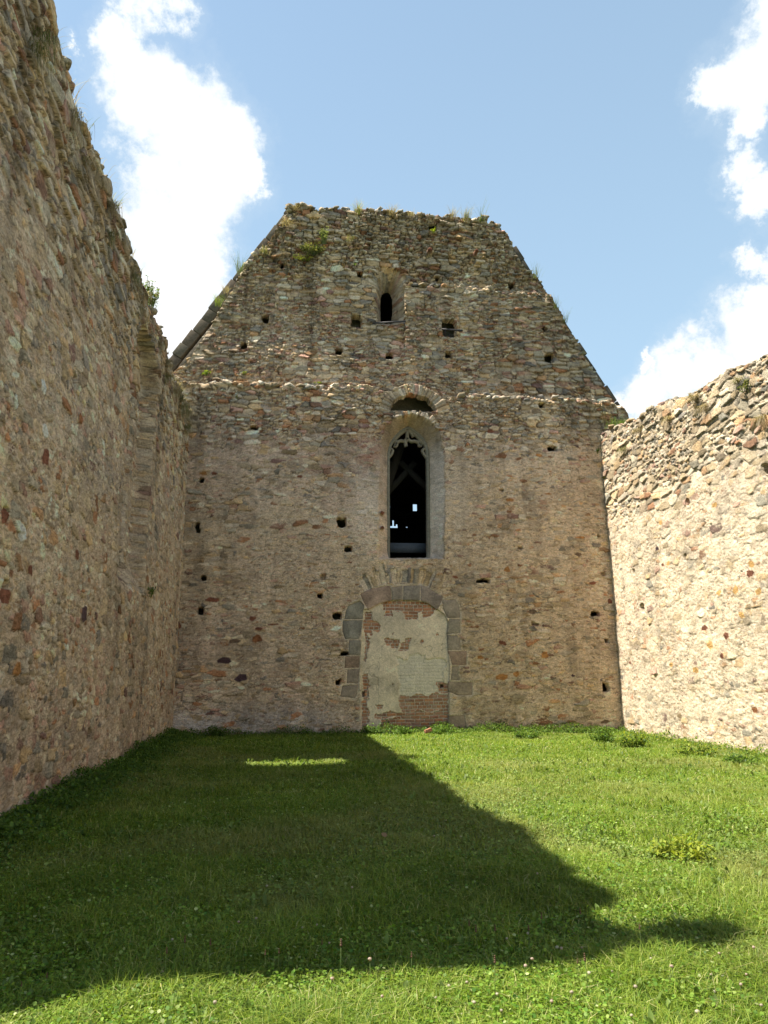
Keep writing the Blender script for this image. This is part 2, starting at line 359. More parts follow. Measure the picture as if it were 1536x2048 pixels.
# ------------------------------------------------------------ gable wall
FY = 22.4
def P(x, y, Y=FY):
    p = at(x, y, 1, Y); return (p[0], p[2])
def PL(pts, Y=FY): return [P(a, b, Y) for a, b in pts]
c4 = lambda a, b: (640+a*.22135, 1080+b*.22135)      # places read off enlarged views of the photograph
c3 = lambda a, b: (640+a*.2149, 740+b*.2149)
topline = PL([(300,800),(345,748),(375,728),(400,690),(425,643),(455,590),(500,520),(540,482),(560,446),(578,416),(600,411),(640,414),(700,416),(760,420),(820,426),(880,428),(930,433),(985,440),(1015,463),(1040,518),(1075,553),(1110,608),(1135,658),(1170,716),(1205,772),(1236,822),(1262,862)], FY+.28)
tlu = np.array([p[0] for p in topline]); tlv = np.array([p[1] for p in topline])
def g_top(u):
    k = np.floor(u/.24+.3*vn(u*3, u*0, 3)); r = TAB[hsh(k, k*0+9, 2)]
    return np.interp(u, tlu, tlv)+(r[:, 0]-.5)*.15+.08*fbm(u*7, u*0, 4, 3)
LED1 = PL([(340,752),(380,768),(450,767),(560,770),(660,776),(741,778),(790,786),(860,792),(930,791),(1040,795),(1120,799),(1174,803),(1260,812)])
LED2 = PL([(812,561),(860,562),(910,566),(963,572),(1020,578),(1083,582),(1140,588)])
OUT_LAN = PL([(756,1118),(758,1000),(761,890),(770,852),(795,836),(823,830),(856,841),(880,867),(889,910),(890,1000),(888,1118)])
IN_LAN = PL([(778,1116),(777,905),(783,888),(799,868),(815,855),(832,866),(850,886),(856,907),(857,1116)], FY+.62)
OUT_SM = PL([(754,646),(754,562),(761,541),(778,530),(797,538),(806,560),(808,646)], FY+.25)
IN_SM = PL([(762,644),(762,596),(764,587),(769,581),(778,581),(783,587),(785,597),(785,644)], FY+.95)
DOOR_IN = PL([c4(*p) for p in [(385,640),(435,630),(540,575),(650,548),(840,548),(980,575),(1060,635),(1120,680),(1150,740),(1152,1000),(1162,1150),(1158,1720),(385,1730),(378,1300),(380,1000),(398,700)]])
JAMB = [[(358,485),(470,440),(625,412),(640,430),(648,545),(540,575),(435,630),(400,580)],
 [(642,425),(743,415),(748,541),(652,546)], [(750,415),(903,408),(903,546),(840,548),(753,543)],
 [(908,408),(960,425),(1110,515),(1095,560),(1060,635),(980,575),(908,550)],
 [(250,595),(355,545),(398,592),(385,715),(215,718),(228,650)], [(205,727),(385,724),(370,830),(350,895),(225,895),(198,820)],
 [(262,905),(365,903),(370,960),(360,1043),(255,1035)], [(225,1050),(360,1051),(355,1155),(220,1158)],
 [(245,1167),(355,1164),(345,1300),(240,1293)], [(200,1315),(350,1309),(318,1430),(180,1415)],
 [(1100,545),(1220,538),(1260,620),(1265,703),(1150,708),(1110,620)], [(1160,715),(1265,713),(1265,845),(1145,848)],
 [(1150,857),(1240,865),(1265,920),(1262,995),(1155,995)], [(1155,1003),(1325,1006),(1322,1130),(1190,1130)],
 [(1190,1138),(1250,1140),(1245,1200),(1265,1268),(1180,1269)], [(1160,1278),(1375,1285),(1375,1400),(1240,1405),(1160,1370)],
 [(1160,1585),(1300,1580),(1325,1705),(1150,1690)]]
JCOL = [(.21,.175,.155),(.17,.165,.155),(.155,.155,.15),(.16,.15,.145),(.155,.165,.155),(.15,.16,.155),(.16,.165,.155),(.19,.155,.13),(.17,.16,.145),(.165,.155,.14),(.165,.16,.145),(.16,.16,.145),(.17,.165,.15),(.175,.145,.125),(.17,.165,.15),(.18,.165,.145),(.165,.15,.13)]
JPOLY = [PL([c4(*q) for q in p]) for p in JAMB]
HOLES = [(713,640,24,24),(531,637,14,14),(487,692,14,12),(678,704,15,12),(779,714,16,12),(896,712,14,14),(1098,718,22,16),(1089,661,14,10),(898,657,32,36),(876,556,14,8),(1025,570,15,11),(720,547,14,8),(563,530,8,9),(552,776,22,12),(508,856,18,7),(1083,812,14,8),(866,452,20,18),(683,1045,20,16),(697,1099,16,11),(402,962,9,7),(395,1055,9,17),(407,1157,11,8),(401,1223,13,11),(673,1232,16,10),(647,1154,12,10),(1104,897,20,10),(690,1308,16,6),(677,1365,10,9),(967,1162,28,6),(1190,1227,18,8),(1212,1281,8,8),(1206,1147,12,8),(1211,1374,13,16),(640,1192,10,8),(1196,1072,7,5),(1069,1248,14,5),(1002,980,8,4),(1040,1096,9,5)]
SHALLOW = {24, 31, 35, 36, 37}
DARKS = [(449,1321,24,12,0),(482,1356,26,14,0),(515,1277,22,16,1),(425,1200,26,10,2),(505,1236,14,9,2),(545,1249,22,4,2),(517,1257,15,7,2),(1064,1224,20,11,3),(1157,1109,16,9,3),(1014,1140,12,12,4),(910,1154,14,7,2),(1005,1286,18,10,2),(1088,1310,17,12,4),(960,1315,14,9,4),(1003,1355,28,13,4),(1032,1348,14,11,4),(1146,1351,9,5,0),(980,863,14,9,2),(1076,911,14,9,4),(408,948,17,9,4),(428,948,12,8,2),(600,954,12,7,2),(765,1025,11,8,2),(765,1055,9,6,2),(1185,1166,14,7,2),(1220,1203,10,11,2),(470,1282,20,8,3),(356,1250,12,16,2),(1210,1443,20,8,3),(700,1125,12,4,2),(1160,1075,22,6,4),(1095,988,18,4,4),(1020,1000,18,8,4),(950,510,9,7,2),(858,508,12,10,2)]
DCOL = [(.055,.035,.04),(.17,.075,.035),(.13,.055,.035),(.12,.085,.06),(.27,.135,.05)]
uv_px = lambda u, v: None
l1u, l1v = zip(*LED1); l2u, l2v = zip(*LED2); u812 = P(811, 600)[0]
def g_zone(u, v):
    low = sst(9.9, 8.3, v+.5*fbm(u*.6, v*.6, 21, 3))
    top = sst(14.8, 15.6, v+.4*fbm(u*.8, v*.8, 22, 3))
    foot = sst(1.6, .5, v)
    mb = .02+.62*low-.9*top+.30*fbm(u*.55, v*.7, 23, 4)*(.35+.9*low)+.2*foot
    rel = .056*(1-low)+.026*low+.030*top
    red = .15+.5*sst(10.5, 11.5, v)*sst(14.2, 13.0, v)+.3*sst(2.2, .8, v)
    yel = .15+.35*low*sst(4, 7, u)+.25*top
    pink = sst(-.2, .5, fbm(u*.35, v*.4, 24, 3))[:, None]
    mc = np.array([.33, .265, .19])*(1-pink)+np.array([.345, .265, .205])*pink
    right = (sst(4.5, 8.5, u)*low)[:, None]
    mc = mc*(1-right)+np.array([.37, .295, .215])*right
    gl = (sst(1.2, .3, v)*sst(3, 0, u))[:, None]; mc = mc*(1-gl)+np.array([.30, .28, .26])*gl
    mb = mb+.22*low
    return mb, rel, red, yel, mc*1.10
def blob(u, v, x, y, rx, ry):
    a, b = P(x, y); return np.exp(-((u-a)/(rx/66))**2-((v-b)/(ry/66))**2)
def g_field(u, v):
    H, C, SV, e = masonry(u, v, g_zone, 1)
    H2, C2, _, _ = masonry(u, v, g_zone, 3, .27, .085)      # thin slabby courses here and there
    sl = (vn(u*.5, v*.9, 77) > .60) & (v > .3)
    H = np.where(sl, H2, H); C = np.where(sl[:, None], C2, C)
    vv = SV*.75+v*.25+.16*fbm(u*1.3, v*.4, 46, 3)+.10*(TAB[hsh(np.floor(u/.27), np.floor(u*0), 47), 0]-.5)
    a1 = np.interp(u, l1u, l1v); up1 = sst(-.03, .03, vv-a1)
    a2 = np.interp(u, l2u, l2v); up2 = np.where(u < u812+.05*(TAB[hsh(np.floor(v/.16), u*0, 4), 0]-.5), 1., sst(-.03, .03, vv-a2))
    Z = -.26*up1-.14*up1*up2*sst(11.9, 13.0, v) 
    # ledge stones stick out a little below the set-backs
    Z = Z+.05*sst(.22, .0, a1-v)*(1-up1)*(vn(u*5, v*3, 44)+.3)+.05*sst(.2, 0, a2-v)*(1-up2)*up1*(vn(u*5, v*3, 45)+.2)
    H = H+.035*fbm(u*.5, v*.5, 52, 3)
    lg = (sst(.55, 0, np.abs(a1-v-.15))+sst(.3, 0, np.abs(a2-v-.1))*(u > u812))[:, None]
    H = H+.05*(lg[:, 0]*(vn(u*4, v*7, 48)-.35))
    C = C*(1+.10*np.clip(lg, 0, 1))
    # tinted areas: pinkish brick rubble and white mortar by the lancet
    wb = .8*blob(u, v, 735, 1010, 38, 90)+.5*blob(u, v, 915, 1010, 25, 90)
    wb = np.clip(wb*(1+.8*fbm(u*3, v*3, 61, 3)), 0, 1)[:, None]*.7; C = C*(1-wb)+np.array([.47, .42, .36])*wb
    b = blob(u, v, 735, 905, 34, 42)*(fbm(u*5, v*9, 62, 2) > -.05); b = np.clip(b, 0, 1)[:, None]*.6; C = C*(1-b)+np.array([.27, .12, .085])*b
    st = np.clip(blob(u, v, 1070, 760, 45, 110)+blob(u, v, 1080, 640, 60, 50)+.8*blob(u, v, 500, 1430, 60, 40)+.5*blob(u, v, 640, 900, 150, 60), 0, 1)*sst(-.3, .4, fbm(u*1.2, v*.8, 63, 4)); C = C*(1-.35*st[:, None])
    # radiating arches
    k = 66.5
    q = P(827, 838); H, C = arch(u, v, H, C, q[0], q[1], 56/k, 84/k, -1.35, 1.35, 25, .03, 5)
    qo = P(824, 876); 
    ro = np.hypot(u-qo[0], v-qo[1]); ri = np.hypot(u-q[0], v-q[1])
    void = (ri < 56/k+.05*fbm(u*7, v*7, 67, 2)) & (ro > 62/k) & (v > P(820, 822)[1])
    H, C = arch(u, v, H, C, qo[0], qo[1], 47/k, 63/k, -.78, .95, 15, .10, 6, WYEL)
    H = np.where(void, -.20, H)
    q = P(779, 575); H0, C = arch(u, v, H*0-9, C, q[0], q[1], 27/k, 58/k, -1.15, 1.2, 17, .0, 7)
    H = np.where(H0 > -5, H0, H)
    q = P(804, 1320); H, C = arch(u, v, H, C, q[0], q[1], 157/k, 192/k, -.50, .52, 23, .0, 8, [12,9,9,9,7,9,3,4,1,1,.3,9,9,5,5])
    q = P(827, 838); ri = np.hypot(u-q[0], v-q[1]); Z = np.where((ri > 52/66.5) & (ri < 80/66.5+.05*fbm(u*6, v*6, 68, 2)) & (np.abs(np.arctan2(u-q[0], v-q[1])) < 1.3), .02, Z)
    H = H+Z
    # small window and lancet, splayed
    for OUT, INN, dep, colr, rough in ((OUT_SM, IN_SM, .70, (.26, .23, .19), .05), (OUT_LAN, IN_LAN, .62, (.40, .36, .30), .020)):
        us_ = [p[0] for p in OUT]; vs_ = [p[1] for p in OUT]
        bb = (u > min(us_)-.1) & (u < max(us_)+.1) & (v > min(vs_)-.1) & (v < max(vs_)+.1)
        uu, v2 = u[bb], v[bb]
        do = pdist(OUT, uu, v2)+.045*fbm(uu*6, v2*6, 71, 3); di = -pdist(INN, uu, v2)
        t = np.where(di <= 0, 1, np.clip(do/(np.abs(do)+np.maximum(di, 1e-4)), 0, 1))
        ins = do > 0
        base = -.40 if OUT is OUT_SM else 0.
        h = H[bb]; c = C[bb]
        pl = np.array(colr)*(1+.35*fbm(uu*7, v2*9, 72, 4, .7)+.3*fbm(uu*1.5, v2*1.2, 73, 3))[:, None]
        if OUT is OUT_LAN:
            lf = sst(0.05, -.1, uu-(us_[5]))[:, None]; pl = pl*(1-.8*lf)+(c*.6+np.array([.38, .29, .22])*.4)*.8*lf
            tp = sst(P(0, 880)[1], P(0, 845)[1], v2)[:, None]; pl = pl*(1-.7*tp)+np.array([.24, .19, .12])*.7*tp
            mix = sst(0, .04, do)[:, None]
        else: mix = .25*sst(0, .1, do)[:, None]
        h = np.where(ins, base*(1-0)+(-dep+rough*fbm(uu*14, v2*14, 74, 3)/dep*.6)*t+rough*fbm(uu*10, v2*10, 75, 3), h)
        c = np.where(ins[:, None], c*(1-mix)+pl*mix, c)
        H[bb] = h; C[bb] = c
    # sockets
    for i, (x, y, w, h) in enumerate(HOLES):
        a, b = P(x, y, FY+(.3 if y < 780 else 0))
        bb = (np.abs(u-a) < .6) & (np.abs(v-b) < .6)
        H[bb] = hole(u[bb], v[bb], H[bb], a, b, w/60, h/60*1.15, .16 if i not in SHALLOW else .14, i)
    for i, (x, y, w, h, cl) in enumerate(DARKS):
        a, b = P(x, y, FY+(.3 if y < 780 else 0)); bb = (np.abs(u-a) < .5) & (np.abs(v-b) < .5)
        uu, v2 = u[bb], v[bb]
        m = patch(uu, v2, a, b, w/118, h/118, i)
        H[bb] = np.maximum(H[bb], .02*m+H[bb]*(1-m)); C[bb] = C[bb]*(1-m[:, None])+np.array(DCOL[cl])*m[:, None]*(1+.4*fbm(uu*9, v2*9, i, 3))[:, None]
    # the doorway: room for the surround and the infill
    bb = (u > 1.0) & (u < 6.2) & (v < 4.8)
    uu, v2 = u[bb], v[bb]; h = H[bb]; c = C[bb]
    for p in JPOLY:
        m = sst(.0, .03, pdist(p, uu, v2)); h = h*(1-m)-.06*m
        rim = sst(-.09, -.02, pdist(p, uu, v2))[:, None]*.6; c = c*(1-rim)+np.array([.40, .35, .28])*rim
    m = sst(-.03, .02, pdist(DOOR_IN, uu, v2)); h = h*(1-m)-.35*m
    rim = sst(-.16, -.02, pdist(DOOR_IN, uu, v2))[:, None]*.7; c = c*(1-rim)+np.array([.44, .39, .31])*rim
    H[bb] = h; C[bb] = c
    return H, np.clip(C*np.array([1.74, 1.60, 1.51])*stain(u, v, 501)[:, None], .01, .8)
def void_at(u, v, sh=0):
    k = 66.5; q = P(827, 838); qo = P(824, 876)
    return (np.hypot(u-q[0], v-q[1]) < 56/k-sh+.05*fbm(u*7, v*7, 67, 2)) & (np.hypot(u-qo[0], v-qo[1]) > 64/k+sh) & (v > P(820, 822)[1])
def g_cut(u, v):
    c = void_at(u, v, .03)
    for i, (x, y, w, h) in enumerate(HOLES):
        if i in SHALLOW: continue
        a, b = P(x, y, FY+(.3 if y < 780 else 0)); bb = (np.abs(u-a) < .5) & (np.abs(v-b) < .5)
        c[bb] |= hole_d(u[bb], v[bb], a, b, w/60, h/60*1.15, i) < .82
    return c | (pdist(IN_LAN, u, v) > 0) | (pdist(IN_SM, u, v) > 0) | ((v < .0) & (u > 99))
def g_place(u, v, d): return np.stack([u, FY-d, v], -1)

gable = empty('gable_wall', (3.6, FY, 0), 'tall rubble gable wall with a traceried lancet above a bricked-up doorway', 'ruined wall')
us = np.arange(-4.5, 11.75, .021)
o, caps = build_wall('masonry', us, g_top, 760, g_field, g_place, .95, g_cut, lambda u, v: (u > 2.6) & (u < 5.1) & (v > 5.2) & (v < 10.2) | (u > 2.5) & (u < 4.5) & (v > 12.3) & (v < 16), parent=gable)

# dressed blocks of the door surround, each a mesh of its own under the infill
def infill_field(u, v):
    def px(x, y): return P(*c4(x, y))
    s = 66.5/.22135*1.0/1.0
    # crop coordinates of each point (inverse of the linear map, good enough over the doorway)
    o0 = np.array(px(400, 600)); ox = np.array(px(1150, 600)); oy = np.array(px(400, 1650))
    A = np.linalg.inv(np.stack([(ox-o0)/750, (oy-o0)/1050], 1))
    X = A[0, 0]*(u-o0[0])+A[0, 1]*(v-o0[1])+400; Y = A[1, 0]*(u-o0[0])+A[1, 1]*(v-o0[1])+600
    X = X+45*fbm(u*3.5, v*3.5, 81, 4, .6); Y = Y+45*fbm(u*3.5, v*3.5, 83, 4, .6)
    v_ = v; v = v+.03*fbm(u*1.5, v*1.5, 78, 3); bh, bw = .098, .29
    r = np.floor(v/bh); ob = (r % 2)*.5+.12*TAB[hsh(r, r*0, 5), 0]; q = u/bw+ob; k = np.floor(q)
    hd = TAB[hsh(r, r*0+2, 6), 1] < .35
    q2 = u/(bw*.5)+ob; q = np.where(hd, q2, q); k = np.floor(q)
    fu = q-k; fv = v/bh-r; R = TAB[hsh(k, r, 9)]
    wu = np.where(hd, .135, .27)
    ed = np.minimum(np.minimum(fu, 1-fu)*wu, np.minimum(fv, 1-fv)*bh)
    s = sst(.004, .014, ed+.005*fbm(u*20, v*20, 84, 2))
    hb = -.012+.022*s*(.6+.6*R[:, 0])+.010*(R[:, 1]-.5)+.004*fbm(u*25, v*25, 85, 3)
    bc = np.stack([.30+.14*R[:, 2], .125+.055*R[:, 2]+.04*R[:, 3], .075+.04*R[:, 3]], -1)*(.75+.5*R[:, 4])[:, None]*(1+.35*fbm(u*12, v*12, 86, 3))[:, None]
    dst = (.08+.34*sst(-.1, .5, fbm(u*3, v*3, 179, 4, .7)))[:, None]; bc = bc*(1-dst)+np.array([.46, .36, .28])*dst
    bc = bc*s[:, None]+np.array([.50, .44, .36])*(1-s)[:, None]
    def box(x0, y0, x1, y1, f=14):
        return np.minimum(np.minimum(X-x0, x1-X), np.minimum(Y-y0, y1-Y))
    ex = [(560,540,1040,640),(590,600,660,690),(750,600,860,710),(900,600,1030,690),(395,655,468,860),(395,740,540,830),(395,850,432,1100),(585,895,735,940),(585,920,650,960),(645,930,720,980),(730,925,793,1012),(760,895,800,925),(900,905,930,935),(388,1240,440,1710),(508,1500,560,1525),(700,1405,1160,1560),(490,1570,720,1620),(720,1560,1160,1720),(540,1630,740,1720),(1060,1300,1165,1400),(650,830,672,860),(1058,840,1072,860)]
    E = np.full(u.shape, -99.)
    for b in ex: E = np.maximum(E, box(*b))
    pl = 1-sst(-3, 5, E+10*fbm(u*9, v*9, 87, 3))
    pl = np.maximum(pl, .0)
    # plaster missing islands, cracks
    hp = .034+.010*fbm(u*3, v*3, 88, 4)+.004*fbm(u*20, v*20, 89, 3)
    crk = sst(.018, .0, np.abs(fbm(u*1.6, v*1.3, 90, 4))); hp = hp-.012*crk
    pc = np.array([.69, .565, .42])*(1+.22*fbm(u*2.2, v*2.2, 91, 4, .7)+.12*fbm(u*14, v*14, 93, 3))[:, None]*(1-.35*crk)[:, None]
    gs = sst(0, .6, fbm(u*1.8+4, v*2.0, 92, 4))[:, None]; pc = pc*(1-.28*gs)
    wp = sst(-8, 8, np.minimum(box(700, 1080, 1110, 1405), 999))
    wp = np.maximum(wp, sst(-8, 8, box(790, 1040, 960, 1130)))
    ww = wp*pl*.8
    hw = .004+.45*hb+.012*fbm(u*3, v*3, 79, 3); wc = np.array([.64, .57, .46])*(1+.18*fbm(u*7, v*7, 94, 4))[:, None]*(1-.35*(1-s)*sst(-.1, .15, fbm(u*3, v*3, 178, 3)))[:, None]
    H = hb*(1-pl)+hp*pl; C = bc*(1-pl)[:, None]+pc*pl[:, None]
    H = H*(1-ww)+hw*ww; C = C*(1-ww)[:, None]+wc*ww[:, None]
    lo = sst(.45, .1, v+.1*fbm(u*3, v*3, 96, 3))[:, None]; C = C*(1-.25*lo)
    for x, y, w, h in ((1102,1320,34,34),(402,1385,34,50),(655,1303,12,12),(690,1690,26,20)):
        a, b = px(x, y); H = hole(u, v, H, a, b, w/300, h/300, .2, int(x))
    return H, np.clip(C, .01, .75)
ux = [p[0] for p in DOOR_IN]; vx = [p[1] for p in DOOR_IN]
iu = np.arange(min(ux)-.05, max(ux)+.05, .0125); iv = np.arange(-.3, max(vx)+.05, .0125)
IU, IV = np.meshgrid(iu, iv); h, c = infill_field(IU.ravel(), IV.ravel())
idx = np.arange(IU.size).reshape(IU.shape); Q = np.stack([idx[:-1, :-1], idx[:-1, 1:], idx[1:, 1:], idx[1:, :-1]], -1)
mu = (IU[:-1, :-1]+IU[1:, 1:])/2; mv = (IV[:-1, :-1]+IV[1:, 1:])/2
Q = Q[pdist(DOOR_IN, mu.ravel(), mv.ravel()).reshape(mu.shape) > -.03]
door = mesh_np('blocked_doorway', np.stack([IU.ravel(), FY+.07-h, IV.ravel()], -1), Q, None, M_INF, gable, c)
tag(door, 'bricked-up doorway with crumbling cream plaster over red brick')
def resample(p, step=.06):
    out = []
    for k in range(len(p)):
        a = np.array(p[k]); b = np.array(p[(k+1) % len(p)]); n = max(1, int(np.linalg.norm(b-a)/step))
        for i in range(n): out.append(a+(b-a)*i/n)
    return np.array(out)
for p, cl in zip(JPOLY, JCOL):
    q = resample(p); cen = q.mean(0)
    q = q+.010*np.stack([fbm(q[:, 0]*9, q[:, 1]*9, 97, 3), fbm(q[:, 0]*9+5, q[:, 1]*9, 98, 3)], 1)
    m = MB(); n = len(q); rings = []
    for off_, y in ((0, .30), (0, -.008), (.012, -.022), (.06, -.026), (.6, -.028), (.97, -.027)):
        if off_ < .5:
            d = q-cen; ln = np.linalg.norm(d, axis=1)[:, None]; rr = q-d/ln*off_
        else: rr = cen+(q-cen)*(1-off_)
        yy = FY+y+(.006*fbm(rr[:, 0]*6, rr[:, 1]*6, 99, 3) if y < 0 else 0)
        rings.append(np.stack([rr[:, 0], yy+0*rr[:, 0], rr[:, 1]], 1))
    vs = np.concatenate(rings); fs = [(k*n+i, k*n+(i+1) % n, (k+1)*n+(i+1) % n, (k+1)*n+i) for k in range(len(rings)-1) for i in range(n)]
    cl2 = np.array(cl)*np.array([1.27, 1.06, .90])*1.40*(1+.6*fbm(vs[:, 0]*3.5, vs[:, 2]*3.5, int(cen[0]*99), 4, .7)+.1*fbm(vs[:, 0]*30, vs[:, 2]*8, 7, 2))[:, None]
    ob = mesh_np('jamb_stone', vs, fs, None, M_ASH, door, cl2)

# lancet frame and tracery, in the plane of the splay's bottom
def sweep(mb, path, w, d, Y, c, closed=False):
    p = [Vector(x) for x in path]; n = len(p); vs = []
    for i in range(n):
        a = p[max(i-1, 0)]; b = p[min(i+1, n-1)]; t = (b-a).normalized(); nn = Vector((-t.y, t.x))
        ww = w if not hasattr(w, '__len__') else w[i]
        for s_, dy in ((-1, d/2), (-.95, -d*.15), (-.35, -d/2), (.35, -d/2), (.95, -d*.15), (1, d/2)):
            vs.append((p[i].x+nn.x*ww/2*s_, Y+dy, p[i].y+nn.y*ww/2*s_))
    k = 6; f = [(i*k+j, i*k+(j+1) % k, (i+1)*k+(j+1) % k, (i+1)*k+j) for i in range(n-1) for j in range(k)]
    f += [(0, 1, 4, 5), (1, 2, 3, 4), (n*k-1, n*k-2, n*k-5, n*k-6), (n*k-2, n*k-3, n*k-4, n*k-5)]
    mb.add(vs, f, c=c)
def smooth_path(pts, it=2):
    for _ in range(it):
        q = [pts[0]]
        for a, b in zip(pts[:-1], pts[1:]):
            q += [(a[0]*.75+b[0]*.25, a[1]*.75+b[1]*.25), (a[0]*.25+b[0]*.75, a[1]*.25+b[1]*.75)]
        pts = q+[pts[-1]]
    return pts
YT = FY+.60
T = lambda pts: PL([c3(*p) for p in smooth_path(pts)], YT)
fm = MB(); SC = (.22, .20, .155)
sweep(fm, T([(632,1760),(630,900),(634,740),(680,640),(740,575),(812,535),(880,570),(955,640),(998,740),(1006,900),(1010,1760)]), .14, .18, YT, SC)
lan = fm.build('lancet_window', M_ASH, gable, True)
tr = MB()
for pts, w in (([(655,690),(700,640),(755,585),(812,552),(872,585),(930,645),(968,690)], .125), ([(812,540),(812,600),(812,650)], .125),
               ([(812,635),(785,668),(745,655),(712,680),(695,720)], .115), ([(812,640),(792,675),(802,712)], .125),
               ([(812,635),(845,668),(890,660),(925,685),(940,715)], .115), ([(700,650),(715,690),(700,712)], .14), ([(925,650),(925,690),(930,712)], .13),
               ([(636,730),(682,742),(668,785),(640,815)], .10), ([(1000,730),(945,742),(970,790),(1002,830)], .10), ([(815,560),(850,590),(868,625)], .10)):
    sweep(tr, T(pts), w, .12, YT+.005, (.25, .22, .165))
tr.build('tracery', M_ASH, lan, True)
bm_ = MB(); a = P(776, 1096, FY+1.3); b = P(860, 1094, FY+1.3)
bm_.box(((a[0]+b[0])/2, FY+1.3, a[1]), (2.2, .2, .32), c=(.06, .065, .075)); bm_.build('sill_beam', plain('weathered_beam', (.075, .085, .10), .8, 12), lan)
# iron bars of the two upper openings
ib = MB(); a = P(746, 648, FY+.28); b = P(816, 644, FY+.28); ib.bar((a[0], FY+.22, a[1]), (b[0], FY+.22, b[1]), .04, .05); ib.bar((b[0]-.14, FY+.22, b[1]-.2), (b[0]-.14, FY+.22, b[1]), .03, .03)
ib.build('iron_bar', M_IRON, gable)
ib = MB(); a = P(870, 656, FY+.2); b = P(925, 662, FY+.2); ib.bar((a[0], FY+.25, a[1]), (b[0], FY+.17, b[1]), .04, .05)
ib.build('iron_bar', M_IRON, gable)
ib = MB(); a = P(890, 680, FY+.45); ib.bar((a[0], FY+.5, a[1]), (a[0]+.03, FY+.5, a[1]+.5), .07, .05); ib.bar((a[0]+.17, FY+.5, a[1]), (a[0]+.17, FY+.5, a[1]+.25), .06, .05)
ib.build('wooden_stub', M_WOOD, gable)

# coping slabs along the two verges
YC = FY+1.05
def coping(p0, p1, n, side, seed):
    rr = random.Random(seed)
    a = Vector(P(*p0, YC)); b = Vector(P(*p1, YC)); t = (b-a); Ln = t.length; t.normalize(); nn = Vector((-t.y, t.x)); nn = nn if nn.y > 0 else -nn
    cuts = [0]; w = [rr.uniform(.7, 1.3) for _ in range(n)]; s_ = sum(w)
    for x in w: cuts.append(cuts[-1]+x/s_*Ln)
    for i in range(n):
        s0, s1 = cuts[i]+.008, cuts[i+1]-.008; mid = a+t*((s0+s1)/2)-nn*((.19 if side < 0 else .27)-rr.uniform(-.035, .035))
        m = MB(); g = rr.uniform(.07, .12); c = (g*rr.uniform(1.25, 1.4), g*1.08, g*.80)
        X = Vector((t.x, 0, t.y)); Z = Vector((nn.x, 0, nn.y))
        m.box((mid.x, YC+.02+rr.uniform(-.02, .02), mid.y), (s1-s0, .9, .34), (X, Vector((0, 1, 0)), Z), c, .012)
        m.build('coping_stone', M_ASH, gable, False, .018)
coping((329,740), (582,421), 13, -1, 4)
coping((1030,502), (1240,828), 12, 1, 5)
# plain masonry core carrying the coping, and the roof behind it
a = P(322, 745, YC); b = P(584, 425, YC); c_ = P(1012, 472, YC); d_ = P(1249, 846, YC)
def prism(poly, y0, y1, name, mt, parent, c=(.3, .26, .2)):
    m = MB(); n = len(poly); m.add([(p[0], y0, p[1]) for p in poly]+[(p[0], y1, p[1]) for p in poly], [(i, (i+1) % n, n+(i+1) % n, n+i) for i in range(n)], c=c)
    return m
core = [a, b, c_, d_]
m = MB()
for (p, q) in ((a, b), (c_, d_)):
    X = Vector((q[0]-p[0], 0, q[1]-p[1])); ln = X.length; X.normalize(); Z = Vector((-X.z, 0, X.x)); 
    mid = Vector(((p[0]+q[0])/2, YC+.02, (p[1]+q[1])/2))
    m = MB(); m.box(mid-Z*.62*(1 if Z.z > 0 else -1), (ln, .6, .40), (X, Vector((0, 1, 0)), Z), (.17, .15, .12)); m.build('verge_masonry', M_RUB, gable)

# ------------------------------------------------------------ the church behind: roof space seen through the lancet
church = empty('church_building', (3.6, 30, 0), 'church roof space behind the gable, dark timbers seen through the lancet window', 'building')
apex = ((b[0]+c_[0])/2, 18.6); Y0, Y1 = FY+.96, 37.5
el, er = (a[0]+.4, 10.2), (d_[0]-.4, 10.2)
m = MB()
for (p, q) in ((el, (b[0]+.3, 17.0)), ((b[0]+.3, 17.0), (c_[0]-.3, 16.7)), ((c_[0]-.3, 16.7), er)):
    nn = Vector((-(q[1]-p[1]), 0, q[0]-p[0])).normalized()*.2
    v = [(p[0], Y0, p[1]), (q[0], Y0, q[1]), (q[0], Y1, q[1]), (p[0], Y1, p[1])]
    m.add(v+[tuple(Vector(x)-nn) for x in v], [(0, 1, 2, 3), (7, 6, 5, 4), (0, 4, 5, 1), (2, 6, 7, 3), (1, 5, 6, 2), (3, 7, 4, 0)])
m.build('roof', M_ROOF, church)
for x_ in (el[0]+.3, er[0]-.3): m = MB(); m.box((x_, (Y0+Y1)/2, 5.0), (.6, Y1-Y0, 10.5)); m.build('nave_wall', M_PLAST, church)
